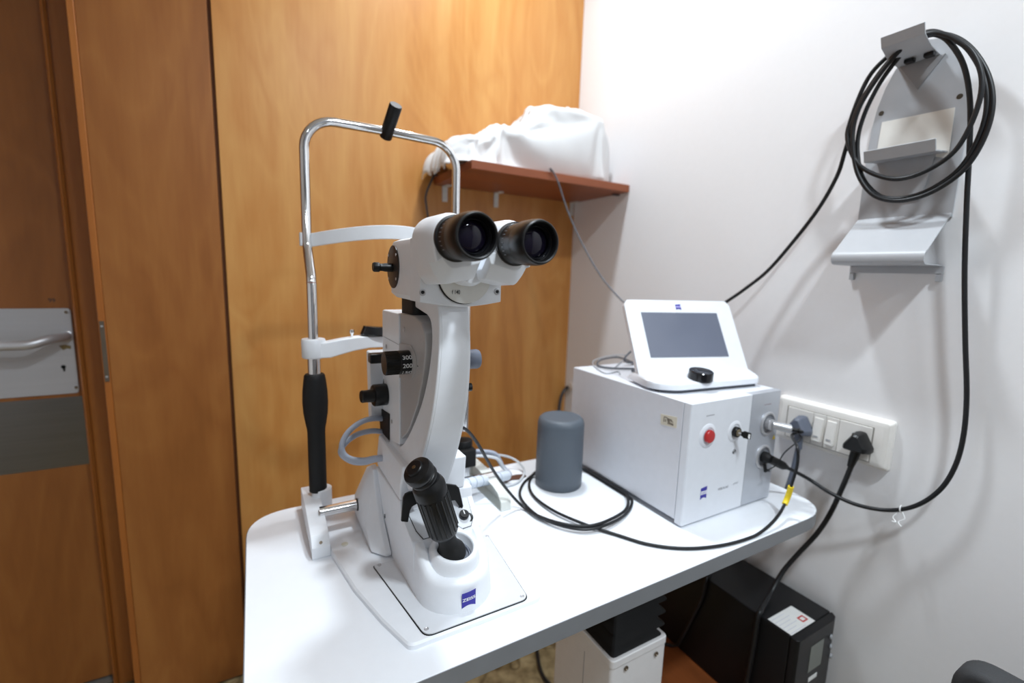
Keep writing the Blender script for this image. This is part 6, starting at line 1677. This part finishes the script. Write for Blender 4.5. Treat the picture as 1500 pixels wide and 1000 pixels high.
for i in range(3, 27, 4):
    a_ = bundle[i]
    d_ = (bundle[i + 1] - bundle[i]).normalized()
    rr = [a_ + d_ * (.0035 * k / 24) + (basis(d_)[1] * math.cos(2 * PI * k / 24) + basis(d_)[2] * math.sin(2 * PI * k / 24)) * .0107 for k in range(25)]
    tube(bm, rr, .0007, 5)
obj('spiral_wrap', bm, mat('wrap_edge', srgb(160, 170, 186), .45), bd)
for k, (off, mm, r_) in enumerate((((0, 0, .010), CORDG, .0036), ((0, .006, .004), CORDG, .0036), ((0, -.008, .002), PALE, .0030))):
    a_ = Vector((TX1 + .010, YL - .016, .809)) + Vector(off)
    bm = BM()
    tube(bm, spline([a_, a_ + Vector((.022, -.004, -.002)), a_ + Vector((.052, -.008, -.012)), Vector((.445, .806, .772)) + Vector(off) * .5, Vector((.458, .797, .760)), Vector((.446, .796, .757))], 8), r_, 10)
    obj('lamp_cable', bm, mm, sl)
bm = BM()
tube(bm, spline([at(705, 668, z=.80), at(728, 666, z=.782), at(748, 670, z=.766), at(763, 680, z=.754), at(768, 692, z=.7445), at(760, 705, z=.7435), at(744, 711, z=.7435), at(728, 711, z=.7435)], 8), .0024, 10)
obj('lamp_cable', bm, PALE, sl)
# ================================================================== CABLES
TC = TZ + .0032
# fibre cable: upper console socket -> table front -> three turns behind the canister -> arm of the slit lamp
fc = thing('fibre_cable', 'thin black fibre cable with yellow tag looping round the canister', 'cable', (.60, .60, TZ))
s0 = SOCK[0]
con_d = Vector((.62, -.78, -.12)).normalized()
bm = BM()
lathe(bm, [(.0078, .009), (.0078, .022), (.0084, .0225), (.0084, .040), (.0070, .0415), (.0048, .043)], s0, con_d, 24)
lathe(bm, [(.0110, .0012), (.0110, .009), (.0080, .0092)], s0, (0, -1, 0), 24)
obj('plug_connector', bm, STEELB, fc)
bm = BM()
c1 = s0 + con_d * .042
lathe(bm, [(.0042, 0), (.0034, .016), (.0028, .020)], c1, con_d, 16)
obj('strain_relief', bm, BLACK, fc)
c2 = c1 + con_d * .019
P = [c2, at(1160, 637, x=c2.x + .006), at(1168, 655, y=.437), at(1168, 680, y=.437), at(1161, 705, y=.441), at(1151, 735, y=.447), at(1135, 761, z=TC + .012), at(1105, 785, z=TC), at(1060, 798, z=TC), at(1005, 803, z=TC),
     at(950, 797, z=TC), at(900, 782, z=TC), at(850, 765, z=TC + .003), at(808, 746, z=TC + .003), at(780, 724, z=TC), at(776, 704, z=TC), at(790, 688, z=TC), at(830, 682, z=TC), at(875, 690, z=TC), at(908, 705, z=TC), at(925, 727, z=TC), at(921, 748, z=TC),
     at(897, 765, z=TC + .005), at(860, 775, z=TC + .005), at(820, 769, z=TC + .004), at(786, 754, z=TC), at(765, 733, z=TC), at(762, 718, z=TC), at(772, 702, z=TC), at(790, 692, z=TC + .005), at(835, 684, z=TC + .005), at(880, 693, z=TC + .005), at(905, 706, z=TC + .005), at(918, 722, z=TC + .005),
     at(918, 744, z=TC + .003), at(893, 761, z=TC + .009), at(862, 770, z=TC + .009), at(825, 767, z=TC + .008), at(790, 756, z=TC + .005), at(765, 741, z=TC + .004), at(742, 716, y=.690), at(722, 688, y=.672), at(705, 658, y=.650), at(693, 640, y=.640), at(684, 630, y=.632), at(678, 626, y=.628)]
P = [Vector(p) for p in P]
bm = BM()
pth = spline(P, 8)
pth = [Vector((p.x, p.y, max(p.z, TC))) for p in pth]
for p in pth:
    if .6395 < p.x < .70 and p.y > .50 and p.z < .80:
        p.x = .6395
for p in pth:                                    # the turns lie round the canister, not under it
    dx_, dy_ = p.x - .5515, p.y - .7535
    dd = math.hypot(dx_, dy_)
    if dd < .0535 and p.z < .80:
        p.x, p.y = .5515 + dx_ / dd * .0535, .7535 + dy_ / dd * .0535
tube(bm, pth, .0027, 10)
obj('sheath', bm, CABLE, fc)
# yellow tag sleeve, on the falling stretch
i0 = min(range(len(pth)), key=lambda i: (pth[i] - at(1160, 711, y=.442)).length)
i1 = min(range(len(pth)), key=lambda i: (pth[i] - at(1149, 740, y=.448)).length)
bm = BM()
tube(bm, pth[i0:i1 + 1], .0050, 14)
obj('yellow_tag', bm, YELLOW, fc)['label'] = 'yellow tag sleeve'

# thin tether with a dust cap between the two sockets
tt = thing('dust_cap_tether', 'thin black tether with dust cap hanging below the lower console socket', 'tether', tuple(SOCK[1] + Vector((0, -.004, -.018))))
bm = BM()
a0 = SOCK[1] + Vector((-.003, -.0045, -.0165))
b0 = c1 + con_d * .012
tube(bm, spline([b0 + Vector((0, -.002, -.0055)), b0 + Vector((-.001, -.006, -.014)), at(1150, 662, y=.470), at(1138, 680, y=.478), at(1124, 689, y=.486), a0 + Vector((.004, -.012, -.008)), a0 + Vector((0, -.006, -.004))], 8), .0012, 8)
obj('cord', bm, CABLE, tt)
bm = BM()
lathe(bm, [(.0030, -.004), (.0034, 0), (.0030, .011), (.0024, .012)], a0 + Vector((0, -.004, 0)), (0, -.2, -1), 14)
obj('dust_cap', bm, BLACK, tt)
bm = BM()
tube(bm, [b0 + (basis(con_d)[1] * math.cos(2 * PI * k / 16) + basis(con_d)[2] * math.sin(2 * PI * k / 16)) * .0052 for k in range(18)], .0010, 6)
obj('tether_collar', bm, BLACK, tt)

# instrument cable: lower socket -> hangs in a bow along the wall -> coil on the bracket -> behind the touch panel
ic = thing('instrument_cable', 'thick black cable coiled over the wall bracket and plugged into the console', 'cable', (1.0, .40, 1.2))
s1 = SOCK[1]
cd2 = (at(1172, 694, x=.955) - s1 - Vector((0, -.0135, 0))).normalized()
bm = BM()
lathe(bm, [(.0085, 0), (.0085, .034), (.0080, .044), (.0058, .050), (.0050, .054)], s1 + Vector((0, -.0135, 0)), cd2, 24)
lathe(bm, [(.0110, .0012), (.0110, .010), (.0085, .014), (.0060, .0175)], s1, (0, -1, 0), 24)
obj('plug_connector', bm, BLACKM, ic)
k0 = s1 + Vector((0, -.0135, 0)) + cd2 * .052
P = [k0, at(1184, 701, x=.958), at(1215, 721, x=.968), at(1255, 739, x=.984), at(1300, 747, x=.998), at(1340, 741, x=1.003), at(1375, 719, x=1.006), at(1398, 685, x=1.008), at(1411, 640, x=1.008), at(1416, 580, x=1.008), at(1414, 500, x=1.006), at(1413, 400, x=1.004),
     at(1416, 300, x=1.000), at(1420, 220, x=.994), at(1421, 150, x=.988), at(1413, 100, x=.984), at(1396, 68, x=.982), at(1376, 52, x=.984)]
# first turn, then a wider and lower second turn, each drawn as it hangs from the hook
P += [at(*q, x=.975 + .0012 * i) for i, q in enumerate(((1345, 52), (1316, 76), (1284, 116), (1258, 160), (1249, 200), (1255, 250), (1276, 283), (1308, 294), (1348, 288), (1388, 268), (1420, 239), (1444, 196), (1454, 152), (1448, 112), (1428, 77), (1402, 56)))]
P += [at(*q, x=.992 - .0002 * i) for i, q in enumerate(((1372, 50), (1340, 60), (1320, 80), (1290, 120), (1266, 168), (1256, 210), (1262, 256), (1284, 284), (1312, 291), (1350, 283), (1388, 262), (1416, 234), (1438, 190), (1446, 150), (1440, 110), (1420, 74), (1398, 58)))]
P += [at(*q, x=.986 - .0008 * i) for i, q in enumerate(((1366, 46), (1335, 56), (1308, 76), (1272, 114), (1246, 176), (1242, 208), (1260, 243), (1300, 261), (1340, 257), (1388, 231), (1416, 195), (1436, 142), (1436, 102), (1416, 68)))]
P += [at(*q, x=.976 + .001 * i) for i, q in enumerate(((1372, 48), (1335, 62), (1300, 92), (1266, 140), (1250, 176)))]
P += [at(1244, 200, x=.985), at(1237, 224, x=.99), at(1226, 258, x=.996), at(1200, 304, x=1.002), at(1165, 350, x=1.004), at(1125, 396, x=.998), at(1090, 424, x=.985), at(1064, 442, x=.97), at(1035, 462, x=.955), at(1005, 490, x=.93), (.86, .800, 1.03), (.862, .832, 1.00), (.855, .815, .985), (.845, .798, .9775), (.835, .786, .9775)]
bm = BM()
pth = spline(P, 7)
rr = .0037
tube(bm, pth, rr, 12)
obj('sheath', bm, CABLE, ic)
bm = BM()
lathe(bm, [(.0075, 0), (.0075, .03), (.006, .034)], (.803, .785, .9777), (1, .03, 0), 16)
obj('end_plug', bm, BLACKM, ic)

# clear tie on the hanging bow
p = at(1320, 745, x=1.0015)
ct = thing('cord_tie', 'clear plastic cable tie knotted on the hanging bow of the thick cable', 'cable tie', tuple(p))
bm = BM()
d_ = Vector((0, -1, .12)).normalized()
u_, w_ = basis(d_)[1:]
tube(bm, [p + (u_ * math.cos(2 * PI * k / 20) + w_ * math.sin(2 * PI * k / 20)) * .0056 for k in range(22)], .0012, 6)
obj('loop', bm, CLEAR, ct)
for k, q in enumerate((((1316, 750), (1308, 757), (1312, 764), (1306, 763)), ((1322, 750), (1325, 760), (1316, 764), (1320, 771)))):
    bm = BM()
    tube(bm, spline([at(*s, x=.999 - .004 * i) for i, s in enumerate(q)], 6), .0010, 6)
    obj('tail', bm, CLEAR, ct)


def plug(name, label, py_, pz_, m, mcord, path, rc_):
    t = thing(name, label, 'plug', (XW, py_, pz_))
    bm = BM()
    tri = rpoly([(py_ + .0215, pz_ - .016), (py_ + .0215, pz_ - .005), (py_ + .006, pz_ + .0215), (py_ - .006, pz_ + .0215), (py_ - .0215, pz_ - .005), (py_ - .0215, pz_ - .016)], [.007, .006, .006, .006, .006, .007], 4)
    back = [(XW - .022, a, b) for a, b in tri]
    midr = [(XW - .034, a, b) for a, b in offset(tri, .001)]
    front = [(XW - .050, a, b) for a, b in offset(tri, -.003)]
    tip_ = [(XW - .054, a, b) for a, b in offset(tri, -.007)]
    loft(bm, [back, midr, front, tip_])
    body = obj('plug_body', bm, m, t, bevel=.001)
    bm = BM()
    c_ = Vector((XW - .038, py_, pz_ - .014))
    lathe(bm, [(.0085, 0), (.0080, .014), (.0060, .030), (.0056, .034)], c_, (path[1] - path[0]), 18)
    obj('cord_grip', bm, m, t)
    bm = BM()
    run = spline([c_ + (path[1] - path[0]).normalized() * .02] + path[1:], 8)
    for p in run:
        if .858 < p.x < 1.0 and .50 < p.z < .5275:      # lying on the case
            p.z = .5275
    tube(bm, run, rc_, 12)
    obj('cord', bm, mcord, t)
    return t


g0 = Vector((XW - .038, .5110, .8660))
plug('mains_plug', 'blue grey three pin plug in the socket beside the laser console', .5110, .8800, BLUEG, BLUEG,
     [g0, at(1170, 652, x=.992), at(1161, 690, x=.995), at(1151, 722, x=1.0), at(1143, 745, x=1.004), (1.004, .545, .66), (1.005, .60, .56), (1.008, .66, .52), (1.012, .70, .40), (1.012, .72, .30)], .0050)
YE = at(1110, 897, z=.5280).y
plug('mains_plug', 'black three pin plug with thick cord running down onto the power supply', .4030, .8800, BLACK, CABLE,
     [Vector((.992, .4020, .8660)), at(1247, 682, x=.990), at(1232, 718, x=.992), at(1216, 752, x=.995), at(1196, 782, x=.990), at(1168, 812, x=.975), at(1146, 838, x=.955), at(1131, 865, x=.925), at(1121, 883, z=.5285), (.868, YE + .004, .5280), (.859, YE, .5280), (.8510, YE - .001, .5258),
      (.8478, YE - .001, .5120), (.8474, YE, .46), (.8465, YE + .004, .38), (.8450, YE + .012, .325), (.838, YE + .022, .3065), (.82, YE + .07, .3055)], .0046)

# second dark cord hanging down the shaded side of the power supply
dc_ = obj('hanging_cord', tube(BM(), spline([(.90, .62, .5240), (.874, .600, .5242), (.861, .594, .5245), (.8525, .592, .5225), (.8495, .592, .512), (.8490, .597, .47), (.8485, .612, .42), (.8480, .634, .35), (.845, .65, .312), (.826, .68, .3040), (.80, .71, .3040)], 8), .0038, 10), CABLE)
tag(dc_, 'dark cord hanging down the shaded left side of the power supply', 'cord')

# cord from the cloth-covered device to the back of the console
scd = obj('device_cord', tube(BM(), spline([(.770, 1.150, 1.4655), at(806, 247, z=1.466), at(811, 253, y=1.103), at(818, 268, y=1.100), at(832, 310, y=1.090), at(853, 357, y=1.06), at(880, 404, y=1.0), at(909, 438, y=.93), at(930, 456, y=.88), at(945, 490, y=.835), (.775, .815, .985), at(928, 531, z=.972), at(905, 523, z=.972), at(880, 527, z=.972), at(876, 535, z=.972), at(895, 539, z=.972), at(928, 540, z=.972), (.735, .745, .972)], 8), .0024, 10), mat('mid_grey_cord', srgb(96, 99, 106), .5))
tag(scd, 'dark grey cord hanging from under the white cloth down to the console', 'cord')
wire = obj('thin_wire', tube(BM(), spline([(.735, .800, .9700), at(918, 521, z=.970), at(893, 521, z=.970), at(868, 530, z=.970), at(885, 546, z=.970), at(905, 544, z=.970), (.690, .735, .970)], 8), .0013, 8), mat('pale_wire', srgb(170, 174, 180), .4))
tag(wire, 'thin pale wire coiled on top of the console behind the touch panel', 'wire')

# cord dropping from the left end of the shelf
lcd_ = obj('drop_cord', tube(BM(), spline([(.505, 1.372, 1.4645), (.492, 1.372, 1.4645), (.486, 1.372, 1.455), at(624, 285, y=1.374), at(625, 305, y=1.376), at(629, 330, y=1.380), at(632, 360, y=1.382), at(634, 420, y=1.384), (.505, 1.384, .9), (.50, 1.384, .5), (.50, 1.36, .012), (.52, 1.20, .006)], 8), .0032, 10), DGREY)
tag(lcd_, 'dark cord dropping behind the chin rest frame from the left end of the shelf', 'cord')

# cord in the corner, coming out of a small white wall outlet
p = at(838, 563, x=XW)
co = thing('corner_outlet', 'small white wall outlet with grey cord in the corner behind the console', 'outlet', (XW, p.y, p.z))
bm = BM()
prism(bm, rpoly([(p.y - .022, p.z - .009), (p.y + .003, p.z - .009), (p.y + .003, p.z + .009), (p.y - .022, p.z + .009)], .002, 3), 'x', XW - .016, XW - .0004)
obj('outlet_body', bm, SOCKET, co, bevel=.0015)
bm = BM()
tube(bm, spline([(XW - .010, p.y - .006, p.z - .004), at(831, 567, y=1.376), at(825, 574, y=1.376), at(821, 586, y=1.376), at(819, 602, y=1.376), at(817, 640, y=1.376), (.985, 1.376, .50), (.985, 1.370, .10), (.975, 1.34, .008), (.90, 1.20, .007)], 8), .0055, 12)
obj('cord', bm, DGREY, co)

# cord lying on the floor under the table
fcord = obj('floor_cord', tube(BM(), spline([at(784, 940, z=.02) , at(787, 955, z=.010), at(790, 975, z=.008), at(797, 992, z=.008), at(808, 1004, z=.008), at(830, 1015, z=.008), at(860, 1020, z=.008)], 8), .0055, 10), CABLE)
tag(fcord, 'black cord lying on the beige floor beside the table column', 'cord')

# brown hook-and-loop strap on the table
bm = BM()
c_ = [at(*q, z=TZ + .0006) for q in ((735, 705), (742, 699), (756, 696), (768, 695), (771, 698), (762, 702), (750, 703), (741, 707))]
loft(bm, [[(p.x, p.y, TZ + .0005) for p in c_], [(p.x, p.y, TZ + .0028) for p in c_]])
tag(obj('strap', bm, BROWN, bevel=.0005), 'small brown strap lying on the table beside the wrapped cable bundle', 'strap')
# ================================================================== CEILING LIGHTS, SKY FILL, CAMERA
def downlight(x, y, power, r, col=(.84, .93, 1.0)):
    t = thing('ceiling_downlight', 'round recessed ceiling downlight', 'downlight', (x, y, ZC - .001), 'downlights in the ceiling')
    bm = BM()
    lathe(bm, [(r + .022, 0), (r + .018, .006), (r + .002, .008), (r + .001, .003)], (x, y, ZC), (0, 0, -1), 40, cap=False)
    obj('trim_ring', bm, WHITE_M, t)
    l = bpy.data.lights.new('downlight_lamp', 'AREA')
    l.shape = 'DISK'
    l.size = r * 2
    l.energy = power
    l.color = col
    l.spread = R(150)
    o = bpy.data.objects.new('downlight_lamp', l)
    COL.objects.link(o)
    o.location = (x, y, ZC - .006)
    hang(o, t)
    return o


downlight(.56, .93, 14, .07)
downlight(.42, -.45, 21, .08)
downlight(.42, -1.25, 10, .08)
downlight(-.50, -1.25, 3, .08)

w = bpy.data.worlds.new('room_air')
SC.world = w
w.use_nodes = True
w.node_tree.nodes['Background'].inputs[0].default_value = (.9, .95, 1, 1)
w.node_tree.nodes['Background'].inputs[1].default_value = .1

cam = bpy.data.objects.new('camera', bpy.data.cameras.new('camera'))
COL.objects.link(cam)
cam.data.sensor_width = 36
cam.data.lens = FPX / 1500 * 36
cam.data.clip_start = .01
rot = Matrix((AX_R, -AX_D, -AX_F)).transposed()
cam.matrix_world = Matrix.Translation(CAM) @ rot.to_4x4()
cam.data.dof.use_dof = True
cam.data.dof.focus_distance = .56
cam.data.dof.aperture_fstop = 3.0
SC.camera = cam
vs_ = SC.view_settings
vs_.view_transform = 'Standard'
vs_.look = 'None'
vs_.gamma = 1
vs_.use_curve_mapping = False
vs_.exposure = 0.0
SC.cycles.use_denoising = True
SC.cycles.max_bounces = 10
SC.cycles.diffuse_bounces = 6
